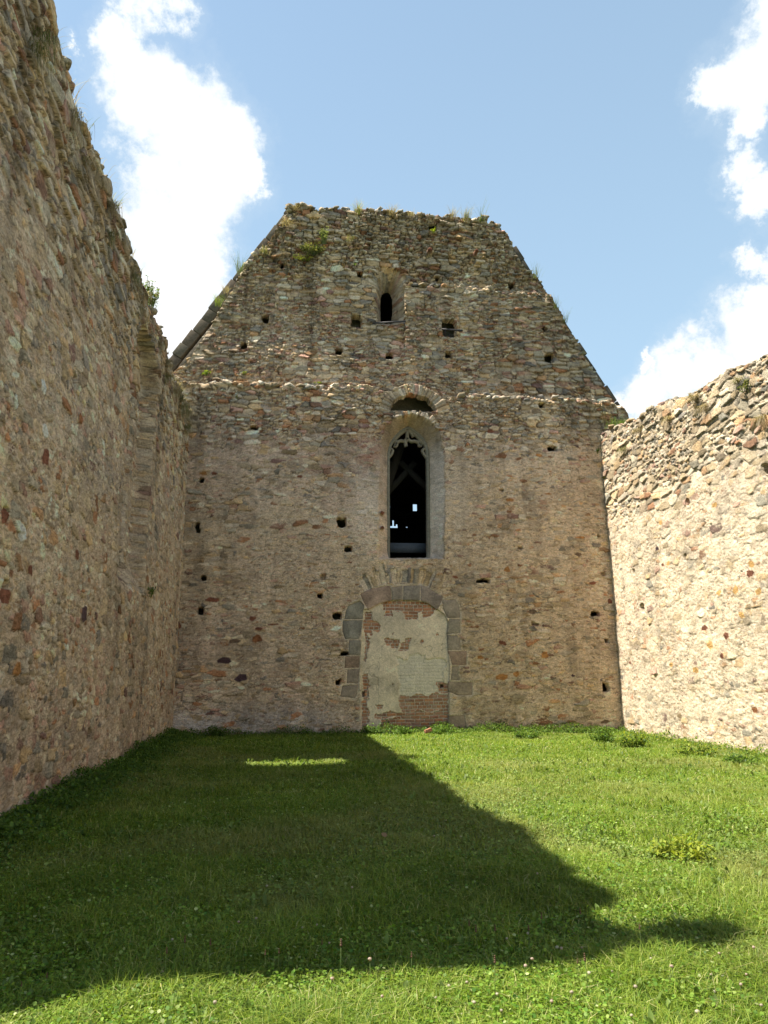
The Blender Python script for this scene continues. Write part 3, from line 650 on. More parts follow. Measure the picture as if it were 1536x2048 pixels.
# far gable with two openings showing daylight
def cutwall(y, rects, z0, z1, x0, x1, name):
    xs = sorted({x0, x1}|{r[0] for r in rects}|{r[2] for r in rects}); zs = sorted({z0, z1}|{r[1] for r in rects}|{r[3] for r in rects})
    m = MB()
    for i in range(len(xs)-1):
        for k in range(len(zs)-1):
            cx, cz = (xs[i]+xs[i+1])/2, (zs[k]+zs[k+1])/2
            if any(r[0] < cx < r[2] and r[1] < cz < r[3] for r in rects): continue
            m.add([(xs[i], y, zs[k]), (xs[i+1], y, zs[k]), (xs[i+1], y, zs[k+1]), (xs[i], y, zs[k+1])], [(0, 1, 2, 3)])
    return m.build(name, M_WOOD, church)
def rect(x0, y0, x1, y1, Y): p = P(x0, y1, Y); q = P(x1, y0, Y); return (p[0], p[1], q[0], q[1])
rects = [rect(826, 1009, 833.5, 1022.5, Y1), rect(785, 1041, 787.5, 1054.5, Y1), rect(780.5, 1052.5, 795, 1055.5, Y1), rect(792, 1049, 794.5, 1052.5, Y1), rect(779, 1013, 780.2, 1014.5, Y1), rect(812, 1054, 815, 1055, Y1)]
cutwall(Y1, rects, -.3, 17.2, el[0]-1, er[0]+1, 'end_boarding')
m = MB(); m.box((3.6, (Y0+Y1)/2+.3, 4.4), (13.5, Y1-Y0-.7, .2)); m.build('floor', M_WOOD, church)
for k, yy in enumerate((24.6, 29, 33.5)):
    m = MB()
    pts = lambda x, y: (P(x, y, yy)[0], yy, P(x, y, yy)[1])
    m.bar(pts(770, 985), pts(806, 880), .28, .28); m.bar(pts(800, 925), pts(862, 985), .2, .2); m.bar(pts(776, 985), pts(830, 925), .14, .2)
    m.bar((el[0]+.8, yy, 10.4-k*.6), (er[0]-.8, yy, 10.4-k*.6), .25, .25)
    m.build('roof_truss', M_WOOD, church)

# ------------------------------------------------------------ side walls
LX, RX = -3.16, 10.42
def l_top(u):
    k = np.floor(u/.3+.5*vn(u*2, u*0, 13)); r = TAB[hsh(k, k*0+19, 2)]
    t = np.interp(u, [3, 4.3, 4.55, 4.9, 5.15, 5.6, 7, 13, 19, 20.5, 22.4], [8.5, 8.7, 9.55, 9.55, 9.15, 9.80, 9.8, 9.76, 9.78, 9.65, 10.1])
    return t+(r[:, 0]-.5)*.16+.10*fbm(u*1.3, u*0, 14, 3)
def l_zone(u, v):
    n = fbm(u*.4, v*.5, 123, 4)
    up = sst(6.6, 8.3, v+.8*n); 
    mb = .66-.75*up+.40*n+.15*sst(1.5, .5, v)
    rel = .021+.024*up
    red = .18+.35*sst(3, 1.2, v); yel = .25+.2*up
    g = sst(-.2, .5, fbm(u*.3+7, v*.45, 125, 3))[:, None]*sst(3.5, 5.5, v)[:, None]
    mc = np.array([.34, .27, .20])*(1-g)+np.array([.24, .205, .175])*g
    return mb, rel, red, yel, mc
NZ0, NZ1 = 3.3, 9.15
def l_field(u, v):
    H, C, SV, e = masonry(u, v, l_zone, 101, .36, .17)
    H = H+.05*fbm(u*.4, v*.4, 152, 3)
    tp = l_top(u)
    fr = sst(1.6, .2, tp-v)*.10*fbm(u*1.1, v*1.6, 153, 3); H = H+fr
    # tall splayed recess with a slit at its bottom
    a, b, s0, s1 = 14.1, 16.75, 14.72, 15.46
    zc = np.clip(v, NZ0, 1e9); arcz = NZ1-1.35; half = (b-a)/2*np.where(v > arcz, np.sqrt(np.clip(1-((v-arcz)/1.35)**2, 0, 1)), 1.)
    mid = (a+b)/2; x = (u-mid)/np.maximum(half, 1e-3)
    U2 = mid+x*(b-a)/2
    t = np.minimum(np.clip((U2-a)/(s0-a), 0, 1), np.interp(U2, [s1, 15.95, 16.58, 16.75], [1, .42, .40, 0]))
    t = np.where((np.abs(x) < 1) & (v < NZ1), t, 0)*sst(NZ0, NZ0+.9, v+.1*fbm(u*2, v*2, 155, 2))
    # the far jamb is steeper near the face
    H = H*(1-.3*(t > 0))-.78*t
    br = ((t > 0) & (u > 16.5))[:, None]
    r = np.floor(v/.2); R = TAB[hsh(r, r*0+4, 8)]; ff = v/.2-r; s = sst(0, .12, np.minimum(ff, 1-ff))
    bc = palpick(R[:, 7], WYEL)*(.6+.4*s)[:, None]*(.7+.3*R[:, 2])[:, None]*(1+.5*fbm(u*6, v*6, 156, 4, .7))[:, None]
    C = np.where(br, bc*.30+C*.62, C); H = np.where(br[:, 0], H+.04*s*(.4+R[:, 1]), H)
    for i, (x, y, w, h) in enumerate([(147,758,16,22),(258,775,10,18),(6,1030,10,26),(4,1180,10,20),(176,1470,8,14),(345,1025,4,8),(262,880,7,14)]):
        p = at(x, y, 0, LX); bb = (np.abs(u-p[1]) < .9) & (np.abs(v-p[2]) < .6)
        H[bb] = hole(u[bb], v[bb], H[bb], p[1], p[2], .22, .22, .3, i)
    for i, (x, y, s, cl) in enumerate([(165,1227,.17,0),(86,915,.13,2),(55,1140,.1,2),(2,1190,.14,2),(4,1030,.12,2),(157,836,.10,1),(28,1340,.12,4),(82,775,.12,5),(86,862,.12,5),(38,1065,.14,5),(150,1110,.1,2)]):
        p = at(x, y, 0, LX); bb = (np.abs(u-p[1]) < .9) & (np.abs(v-p[2]) < .6); uu, v2 = u[bb], v[bb]
        m = patch(uu, v2, p[1], p[2], s*1.2, s*.8, i+60)
        H[bb] = np.maximum(H[bb], .035*m+H[bb]*(1-m)); cc_ = (DCOL+[(.42, .42, .39)])[cl]; C[bb] = C[bb]*(1-m[:, None])+np.array(cc_)*m[:, None]*(1+.4*fbm(uu*9, v2*9, i, 3))[:, None]
    moss = (sst(1.8, .1, tp-v)*sst(-.15, .35, fbm(u*1.2, v*1.4, 157, 4)))[:, None]; C = C*(1-.6*moss)+np.array([.085, .08, .045])*.6*moss
    return H, np.clip(C*np.array([1.68, 1.58, 1.52])*stain(u, v, 521)[:, None], .01, .7)
def l_place(u, v, d):
    shift = np.interp(v, [0, 1.5, 3.4, 4.4, 10], [-.6, -.5, -.3, 0, 0])*np.clip((6-u)/1.5, 0, 1)+.12*fbm(v*1.5, v*0, 160, 3)*np.clip((6-u)/1.5, 0, 1)
    return np.stack([LX+d, u+shift, v+0*u], -1)
left = empty('side_wall', (LX, 13, 0), 'long shaded rubble stone wall in the shadow on the left side of the grass', 'ruined wall')
us = np.concatenate([np.arange(4.46, 6.4, .06), np.arange(6.4, 12, .017), np.arange(12, 17.2, .024), np.arange(17.2, 22.47, .033)])
o, caps = build_wall('masonry', us, l_top, 620, l_field, l_place, .8,
    lambda u, v: (u > 14.74) & (u < 15.44) & (v > 5.7) & (v < 9.0), lambda u, v: (u > 14.6) & (u < 15.6) & (v > 5.6) & (v < 9.2), parent=left)

def r_top(u):
    k = np.floor(u/.26+.5*vn(u*2, u*0, 23)); r = TAB[hsh(k, k*0+29, 2)]
    pts = [at(x, y, 0, RX) for x, y in ((1536,708),(1500,728),(1460,741),(1420,765),(1380,789),(1340,803),(1300,822),(1262,846),(1230,852),(1201,866))]
    yy = np.array([p[1] for p in pts]); zz = np.array([p[2] for p in pts]); k2 = np.argsort(yy)
    return np.interp(u, np.concatenate([[-6, 10], yy[k2]]), np.concatenate([[7.9, 8.2], zz[k2]]))+(r[:, 0]-.5)*.10+.05*fbm(u*1.5, u*0, 24, 3)
def r_zone(u, v):
    n = fbm(u*.45, v*.5, 223, 4); up = sst(5.9, 6.9, v+.5*n)
    return .95-1.05*up+.25*n, .019+.021*up, .08+0*u, .8+0*u, np.array([.48, .40, .305])
def r_field(u, v):
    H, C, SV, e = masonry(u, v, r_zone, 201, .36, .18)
    C = C*1.1+.03
    H = H+.04*fbm(u*.5, v*.5, 252, 3)+.014*fbm(u*2.5, v*3, 253, 3)
    for i, (x, y, w, h) in enumerate([(1375,1003,.16,.2),(1285,1216,.22,.26),(1372,1115,.12,.2),(1268,1144,.14,.18),(1532,940,.3,.26)]):
        p = at(x, y, 0, RX); bb = (np.abs(u-p[1]) < .6) & (np.abs(v-p[2]) < .6)
        H[bb] = hole(u[bb], v[bb], H[bb], p[1], p[2], w, h, .35, i)
    for i, (x, y, s, cl) in enumerate([(1315,1096,.10,0),(1338,1126,.10,4),(1327,1130,.07,2),(1503,1147,.13,2),(1505,1130,.12,4),(1440,1185,.11,4),(1520,1182,.11,4),(1475,1180,.12,4),(1412,1255,.12,2),(1455,1272,.13,2),(1422,1290,.14,4),(1430,1010,.12,4),(1446,1312,.09,2),(1322,1045,.10,4),(1485,1230,.11,4),(1345,1330,.1,4),(1395,1340,.12,4),(1510,1420,.12,1),(1260,1325,.08,2)]):
        p = at(x, y, 0, RX); bb = (np.abs(u-p[1]) < .6) & (np.abs(v-p[2]) < .6); uu, v2 = u[bb], v[bb]
        m = patch(uu, v2, p[1], p[2], s*1.1, s*.75, i+90)
        C[bb] = C[bb]*(1-m[:, None])+np.array((.40, .25, .10) if cl == 4 else DCOL[cl])*m[:, None]*(1+.4*fbm(uu*9, v2*9, i, 3))[:, None]
    return H, np.clip(C*stain(u, v, 541)[:, None]**.7*np.array([1.15, 1.12, 1.05]), .01, .8)
right = empty('side_wall', (RX, 13, 0), 'sunlit cream rubble wall with a crumbling sloping top on the right', 'ruined wall')
us = np.concatenate([np.arange(-5, 12.5, .15), np.arange(12.5, 22.47, .024)])
o, caps = build_wall('masonry', us, r_top, 440, r_field, lambda u, v, d: np.stack([RX-d, u, v+0*u], -1), 1.0, parent=right)

# loose stones lying on the crowns and ledges
def rubble(name, pts, parent, seed, smin=.07, smax=.2, cols=None):
    rg = np.random.default_rng(seed); V = []; Q = []; C = []; b = 0; nr, nc = 5, 8
    for (x, y, z) in pts:
        sx = rg.uniform(smin, smax); sy = sx*rg.uniform(.6, 1.0); sz = sx*rg.uniform(.25, .6); a = rg.uniform(0, 6.28); tx, ty = rg.normal(0, .18, 2)
        th = np.linspace(-1.45, 1.45, nr)[:, None]; ph = np.linspace(0, 2*np.pi, nc, endpoint=False)[None, :]+.3*rg.random((nr, nc))
        e = .36
        f = lambda w: np.sign(w)*np.abs(w)**e
        X = f(np.cos(th))*f(np.cos(ph))*sx; Yv = f(np.cos(th))*f(np.sin(ph))*sy; Zv = f(np.sin(th))*sz*np.ones_like(ph)
        k = 1+rg.normal(0, .17, X.shape); X, Yv, Zv = X*k, Yv*k, Zv*(1+rg.normal(0, .12, X.shape))+X*tx+Yv*ty
        P3 = np.stack([x+X*np.cos(a)-Yv*np.sin(a), y+X*np.sin(a)+Yv*np.cos(a), z+Zv], -1).reshape(-1, 3)
        c = PAL[rg.choice([0, 1, 2, 3, 5, 7, 11, 12, 13, 9])]*rg.uniform(1.0, 1.6)
        V.append(P3); C.append(np.tile(c, (nr*nc, 1)))
        for r in range(nr-1):
            for q in range(nc): Q.append((b+r*nc+q, b+r*nc+(q+1) % nc, b+(r+1)*nc+(q+1) % nc, b+(r+1)*nc+q))
        Q.append((b+32, b+33, b+34, b+35)); Q.append((b+35, b+36, b+37, b+38)); Q.append((b+35, b+38, b+39, b+32))
        Q.append((b+3, b+2, b+1, b)); Q.append((b+6, b+5, b+4, b+3)); Q.append((b, b+7, b+6, b+3))
        b += nr*nc
    o = mesh_np(name, np.concatenate(V), np.array(Q), None, M_RUB, parent, np.concatenate(C), False); tag(o, kind='stuff'); return o
rg = np.random.default_rng(55)
pts = []
for _ in range(170):
    x = rg.uniform(LX, RX-.1); z = np.interp(x, l1u, l1v)
    if abs(x-P(827, 800)[0]) < .9: continue
    pts.append((x, FY+rg.uniform(-.03, .2), z+rg.uniform(-.16, .08)))
for _ in range(46):
    x = rg.uniform(u812, l2u[-1]-1.0); pts.append((x, FY+.26+rg.uniform(-.03, .10), np.interp(x, l2u, l2v)+rg.uniform(-.1, .05)))
for _ in range(170):
    x = rg.uniform(tlu[0], tlu[-1]) if rg.random() < .5 else rg.uniform(tlu[8], tlu[17]); pts.append((x, FY+rg.uniform(.28, .75), float(g_top(np.array([x]))[0])+rg.uniform(-.05, .05)))
rubble('loose_rubble', pts, gable, 56, .05, .15)
pts = []
for _ in range(80):
    y = rg.uniform(6, 22); pts.append((LX-rg.uniform(-.03, .5), y, float(l_top(np.array([y]))[0])+rg.uniform(-.05, .06)))
rubble('loose_rubble', pts, left, 57, .05, .13)
pts = []
for _ in range(80):
    y = rg.uniform(12, 22.3); pts.append((RX+rg.uniform(-.03, .6), y, float(r_top(np.array([y]))[0])+rg.uniform(-.05, .06)))
rubble('loose_rubble', pts, right, 58, .05, .14)

# ------------------------------------------------------------ ground
def gz(x, y):
    x = np.asarray(x, float); y = np.asarray(y, float)
    return -.13*sst(3, 10, x)+.035*fbm(x*.35, y*.35, 401, 3)+.05*sst(-1.5, -3.1, x)*sst(3, 6, y)
gx = np.concatenate([[-900, -300, -100, -40, -15, -6], np.arange(-3.6, 11, .12), [16, 40, 100, 300, 900]])
gy = np.concatenate([[-900, -300, -100, -40, -15, -5], np.arange(0, 23.5, .12), [30, 45, 100, 300, 900]])
GX, GY = np.meshgrid(gx, gy); idx = np.arange(GX.size).reshape(GX.shape)
m_, t_, b_ = mat('turf_soil'); n_, l_ = t_.nodes, t_.links
tcn = n_.new('ShaderNodeTexCoord'); z1 = n_.new('ShaderNodeTexNoise'); z1.inputs['Scale'].default_value = 3; z1.inputs['Detail'].default_value = 9; z1.inputs['Roughness'].default_value = .7
l_.new(tcn.outputs['Object'], z1.inputs['Vector']); cr = n_.new('ShaderNodeValToRGB'); l_.new(z1.outputs['Fac'], cr.inputs[0])
cr.color_ramp.elements[0].position = .35; cr.color_ramp.elements[0].color = (.028, .045, .012, 1); cr.color_ramp.elements[1].position = .68; cr.color_ramp.elements[1].color = (.075, .11, .028, 1)
l_.new(cr.outputs[0], b_.inputs['Base Color']); b_.inputs['Roughness'].default_value = 1
tag(mesh_np('ground', np.stack([GX.ravel(), GY.ravel(), gz(GX.ravel(), GY.ravel())], -1), np.stack([idx[:-1, :-1], idx[:-1, 1:], idx[1:, 1:], idx[1:, :-1]], -1).reshape(-1, 4), None, m_), kind='structure')

# ------------------------------------------------------------ grass
GP = 1.08*np.array([(.150,.205,.024),(.20,.250,.036),(.11,.175,.022),(.26,.29,.06),(.18,.23,.028),(.30,.30,.09),(.085,.15,.024),(.42,.37,.19)])
def blades(x, y, hgt, wid, bend, colr, lean=None, seg=2, z=None, rng=RNG, shape=(1, .8)):
    n = len(x); a = rng.random(n)*2*np.pi; b = a+np.pi/2+rng.normal(0, .4, n)
    if z is None: z = gz(x, y)-.005
    dx, dy = np.cos(a)*wid/2, np.sin(a)*wid/2; lx, ly = np.cos(b)*bend*hgt, np.sin(b)*bend*hgt
    if lean is not None: lx = lx+lean[0]; ly = ly+lean[1]
    s0, s1 = shape
    V = np.zeros((n, 5, 3)); 
    V[:, 0] = np.stack([x-dx*s0, y-dy*s0, z], -1); V[:, 1] = np.stack([x+dx*s0, y+dy*s0, z], -1)
    V[:, 2] = np.stack([x-dx*s1+lx*.35, y-dy*s1+ly*.35, z+hgt*.6], -1); V[:, 3] = np.stack([x+dx*s1+lx*.35, y+dy*s1+ly*.35, z+hgt*.6], -1)
    V[:, 4] = np.stack([x+lx, y+ly, z+hgt*(1-.25*np.minimum(bend, 1.5))], -1)
    base = (np.arange(n)*5)[:, None]
    Q = base+np.array([[0, 1, 3, 2]]); Tt = base+np.array([[2, 3, 4]])
    C = np.repeat(colr[:, None, :], 5, 1)
    return V.reshape(-1, 3), Q, Tt, C.reshape(-1, 3)
def leaves(x, y, z, size, tilt, colr, rng=RNG, asp=.6):
    """rounded leaf: hexagon folded about its midrib"""
    n = len(x); a = rng.random(n)*2*np.pi; ca, sa = np.cos(a), np.sin(a)
    prof = np.array([(0, 0, 0), (.3, .42, .06), (.75, .40, .10), (1, 0, .04), (.75, -.40, .10), (.3, -.42, .06)])
    V = np.zeros((n, 6, 3))
    tl = tilt
    for k, (p, q, r) in enumerate(prof):
        lx = p*size; ly = q*size*asp*2*.6; lz = r*size
        hx = lx*np.cos(tl)-lz*np.sin(tl); hz = lx*np.sin(tl)+lz*np.cos(tl)
        V[:, k] = np.stack([x+hx*ca-ly*sa, y+hx*sa+ly*ca, z+hz], -1)
    base = (np.arange(n)*6)[:, None]
    Q = np.concatenate([base+np.array([[0, 1, 2, 3]]), base+np.array([[0, 3, 4, 5]])])
    return V.reshape(-1, 3), Q, np.repeat(colr[:, None, :], 6, 1).reshape(-1, 3)
def rand_xy(n, y0, y1):
    y = RNG.uniform(y0, y1, n); x0 = np.maximum(-.36*y-.3, LX-.05); x1 = np.minimum(.70*y+.5, RX)
    k = RNG.random(n) < (x1-x0)/((x1-x0).max()); y = y[k]; return x0[k]+RNG.random(k.sum())*(x1-x0)[k], y
def gcol(x, y, n=None):
    q = RNG.random(len(x)); patch = fbm(x*.7, y*.7, 411, 3)
    w = np.array([22, 22, 16, 12, 16, 6, 10, 4.5]); c = np.cumsum(w/w.sum()); C = GP[np.searchsorted(c, q)]
    C = C*np.array([.98, 1.06, .9])*(1+.25*patch)[:, None]*RNG.uniform(.8, 1.2, len(x))[:, None]
    dry = (sst(.02, .5, fbm(x*.5+3, y*.5, 413, 3)))[:, None]
    return C*(1-.42*dry)+np.array([.33, .31, .12])*.42*dry
VV, QQ, TT, CC = [], [], [], []
def acc(V, Q, Tn, C):
    b = sum(len(v) for v in VV); VV.append(V); QQ.append(Q+b); CC.append(C)
    if Tn is not None: TT.append(Tn+b)
for y0, y1, n, w, h in ((2.3, 4.5, 110000, .0042, .085), (4.5, 7, 120000, .005, .075), (7, 11, 130000, .007, .07), (11, 16, 110000, .010, .07), (16, 22.3, 90000, .013, .075)):
    x, y = rand_xy(n, y0, y1); hm = h*(.35+.9*vn(x*1.6, y*1.6, 415)+.5*vn(x*6, y*6, 416))*RNG.uniform(.4, 1.5, len(x))
    acc(*blades(x, y, hm, w*RNG.uniform(.6, 1.5, len(x)), RNG.uniform(.2, 2.0, len(x)), gcol(x, y)))
for y0, y1, n, s in ((2.3, 4.5, 46000, .017), (4.5, 7, 46000, .019), (7, 11, 42000, .022), (11, 22.3, 40000, .028)):   # clover and other broad leaves
    x, y = rand_xy(n, y0, y1); k = vn(x*1.1, y*1.1, 417)+.35*vn(x*5, y*5, 418) > .40; x, y = x[k], y[k]
    c = gcol(x, y)*np.array([.8, .95, .9])
    V, Q, C = leaves(x, y, gz(x, y)+RNG.uniform(.01, .075, len(x)), s*RNG.uniform(.6, 1.3, len(x)), RNG.normal(.25, .45, len(x)), c, asp=1.0); acc(V, Q, None, C)
for y0, y1, n, s in ((2.3, 5, 700, .07), (5, 9, 1100, .075), (9, 22.3, 1800, .085)):      # plantain and dandelion rosettes
    x, y = rand_xy(n, y0, y1); k = vn(x*.8+5, y*.8, 419) > .42; x, y = x[k], y[k]
    x = np.repeat(x, 5); y = np.repeat(y, 5)
    c = np.array([.13, .19, .04])*RNG.uniform(.7, 1.4, len(x))[:, None]
    V, Q, C = leaves(x, y, gz(x, y)+.01, s*RNG.uniform(.6, 1.4, len(x)), RNG.uniform(.2, 1.25, len(x)), c, asp=.30); acc(V, Q, None, C)
g = mesh_np('grass', np.concatenate(VV), np.concatenate(QQ), np.concatenate(TT), M_GRASS, None, np.concatenate(CC))
tag(g, 'short meadow grass mixed with clover and plantain leaves covering the court', 'grass', kind='stuff')

# ------------------------------------------------------------ leafy plants and tufts
def plant_mesh(name, cen, rad, n, size, cols, seed, asp=.5, up=0.5, stems=True, mt=M_LEAF, ground=None):
    """leafy clump: leaves spread through an uneven volume on thin stems"""
    rg = np.random.default_rng(seed); ns = max(3, int(n/14))
    a = rg.random(ns)*2*np.pi; r = np.sqrt(rg.random(ns)); sx = np.cos(a)*r*rad[0]; sy = np.sin(a)*r*rad[1]; sh = rad[2]*rg.uniform(.5, 1.15, ns)*(1-.45*r**2)
    k = rg.integers(0, ns, n); t = rg.uniform(.15, 1, n)**.7
    x = cen[0]+sx[k]*(.45+.55*t)+rg.normal(0, size*.5, n); y = cen[1]+sy[k]*(.45+.55*t)+rg.normal(0, size*.5, n); z = cen[2]+sh[k]*t
    cols = np.array(cols); c = cols[rg.integers(0, len(cols), n)]*rg.uniform(.7, 1.3, n)[:, None]
    V, Q, C = leaves(x, y, z, size*rg.uniform(.6, 1.3, n), rg.normal(up-.4, .5, n), c, rg, asp)
    if stems:
        m = [V]; q = [Q]; cc_ = [C]; b = len(V)
        p0 = np.stack([cen[0]+sx*.45, cen[1]+sy*.45, np.full(ns, cen[2]-.03)], -1); p1 = np.stack([cen[0]+sx, cen[1]+sy, cen[2]+sh], -1); w = .006
        vs = np.stack([p0+[w, 0, 0], p0-[w, 0, 0], p1-[w*.5, 0, 0], p1+[w*.5, 0, 0]], 1).reshape(-1, 3)
        V = np.concatenate([V, vs]); Q = np.concatenate([Q, b+np.arange(ns*4).reshape(-1, 4)]); C = np.concatenate([C, np.tile(cols[0]*.8, (ns*4, 1))])
    o = mesh_np(name, V, Q, None, mt, None, C); return o
NET = [(.08, .15, .022), (.11, .19, .03), (.055, .115, .02), (.15, .23, .04)]
YEL = [(.24, .29, .03), (.30, .33, .045), (.18, .26, .03)]
OLV = [(.10, .12, .03), (.15, .15, .05), (.20, .18, .07), (.08, .11, .03)]
def tuft_mesh(name, p, n, ln, spread, droop, wid, cols, seed, out=(0, 0)):
    rg = np.random.default_rng(seed); a = rg.random(n)*2*np.pi; seg = 5
    L_ = ln*rg.uniform(.5, 1.2, n); s = rg.random(n)**.7*spread
    dx, dy = np.cos(a)*s+out[0], np.sin(a)*s+out[1]; bx = p[0]+rg.normal(0, .04, n)*(1+ln); by = p[1]+rg.normal(0, .05, n)*(1+ln); bz = p[2]+rg.normal(0, .015, n)
    pts = []
    for k in range(seg):
        t = k/(seg-1); pts.append(np.stack([bx+dx*L_*t, by+dy*L_*t, bz+L_*(t-droop*t*t*(1+.6*s))], -1))
    wx, wy = -np.sin(a), np.cos(a); V = np.zeros((n, seg, 2, 3))
    for k in range(seg):
        w = wid*(1-.85*k/(seg-1))/2; o_ = np.stack([wx*w, wy*w, 0*wx], -1); V[:, k, 0] = pts[k]-o_; V[:, k, 1] = pts[k]+o_
    b = (np.arange(n)*seg*2)[:, None, None]; f = np.array([[2*k, 2*k+1, 2*k+3, 2*k+2] for k in range(seg-1)])[None]
    cols = np.array(cols); c = np.repeat((cols[rg.integers(0, len(cols), n)]*rg.uniform(.7, 1.3, n)[:, None])[:, None], seg*2, 1)
    return mesh_np(name, V.reshape(-1, 3), (b+f).reshape(-1, 4), None, M_GRASS, None, c.reshape(-1, 3))
DRY = [(.34, .27, .16), (.26, .20, .12), (.42, .35, .21), (.20, .16, .08)]
GRN = [(.10, .15, .03), (.14, .18, .04), (.18, .18, .07)]

# fringe of nettles along the wall feet (uncountable), then the clumps that stand out
def fringe(name, x0, y0, x1, y1, n, h, dep, seed, label, cols=NET):
    rg = np.random.default_rng(seed); t = rg.random(n); off_ = np.abs(rg.normal(0, dep, n))
    dx, dy = x1-x0, y1-y0; ln = math.hypot(dx, dy); nx, ny = dy/ln, -dx/ln
    x = x0+dx*t+nx*off_; y = y0+dy*t+ny*off_
    hh = h*(.25+1.1*vn(t*ln*1.7, t*0, seed)+.5*vn(t*ln*5, t*0, seed+1))*np.exp(-off_/(dep*2.2))
    z = gz(x, y)+hh*rg.random(n)**.7
    c = np.array(cols)[rg.integers(0, len(cols), n)]*rg.uniform(.7, 1.35, n)[:, None]
    V, Q, C = leaves(x, y, z, .052*rg.uniform(.6, 1.3, n), rg.normal(.1, .5, n), c, rg, .5)
    return tag(mesh_np(name, V, Q, None, M_LEAF, None, C), label, 'ground cover', kind='stuff')
fringe('nettle_fringe', 2.9, FY-.1, RX-.1, FY-.1, 11000, .28, .28, 5, 'sunlit nettles and low weeds growing along the foot of the gable wall', NET+[(.17, .25, .045), (.15, .22, .04)])  # lighter greens mixed in, brightening the leaves of the part in sun
fringe('nettle_fringe', LX+.1, FY-.1, 2.9, FY-.1, 4500, .20, .25, 6, 'shaded nettles growing along the foot of the gable wall left of the doorway')
fringe('nettle_fringe', LX+.08, 7, LX+.08, FY-.2, 24000, .20, .36, 7, 'dark shaded weeds growing along the foot of the left wall')
fringe('nettle_fringe', RX-.08, FY-.2, RX-.08, 12.5, 5000, .20, .25, 8, 'bright green weeds growing along the foot of the sunlit right wall', NET+YEL)
def gp(x, y): d = ray(x, y); t = -1.6/d[2]; p = CAM+t*d; return p[0], p[1]
for (x, y, r, h, n, cols, lab) in (
    (1205, 1478, .42, 0.36, 420, NET, 'leafy nettle clump by the gable wall, nearest the right corner'),
    (1268, 1486, .42, 0.41, 460, NET+YEL, 'pale green nettle clump at the foot of the right wall, in the corner'),
    (1392, 1502, .55, 0.28, 420, NET+YEL, 'low leafy clump at the foot of the right wall, left of its frame edge'),
    (1482, 1518, .5, 0.26, 360, NET, 'low leafy clump at the foot of the right wall, nearest the right edge'),
    (1055, 1476, .4, 0.28, 300, NET, 'nettle clump before the gable wall, midway between doorway and corner'),
    (880, 1470, .5, 0.30, 420, NET, 'sunlit nettle clump growing before the right side of the bricked-up doorway'),
    (810, 1471, .35, 0.30, 300, NET, 'sunlit nettle clump before the middle of the bricked-up doorway'),
    (745, 1470, .35, 0.36, 300, NET, 'shaded nettle clump at the left foot of the bricked-up doorway'),
    (432, 1478, .4, 0.41, 380, NET, 'dark shaded leafy bush by the gable wall near the left corner')):
    gx_, gy_ = gp(x, y); gx_ = min(max(gx_, LX+.35), RX-.35); gy_ = min(gy_, FY-.35)
    o = plant_mesh('nettle_clump', (gx_, gy_, float(gz(gx_, gy_))), (r, r*.7, h), int(n*1.6), .06, cols, int(x)); tag(o, lab, 'plant', 'nettle clumps at the foot of the walls')
x, y = gp(1365, 1722); o = plant_mesh('weed_patch', (x, y, float(gz(x, y))), (.30, .26, .22), 700, .045, YEL, 77, .5); tag(o, 'small bright yellow-green leafy weed patch standing in the sunlit grass', 'plant')

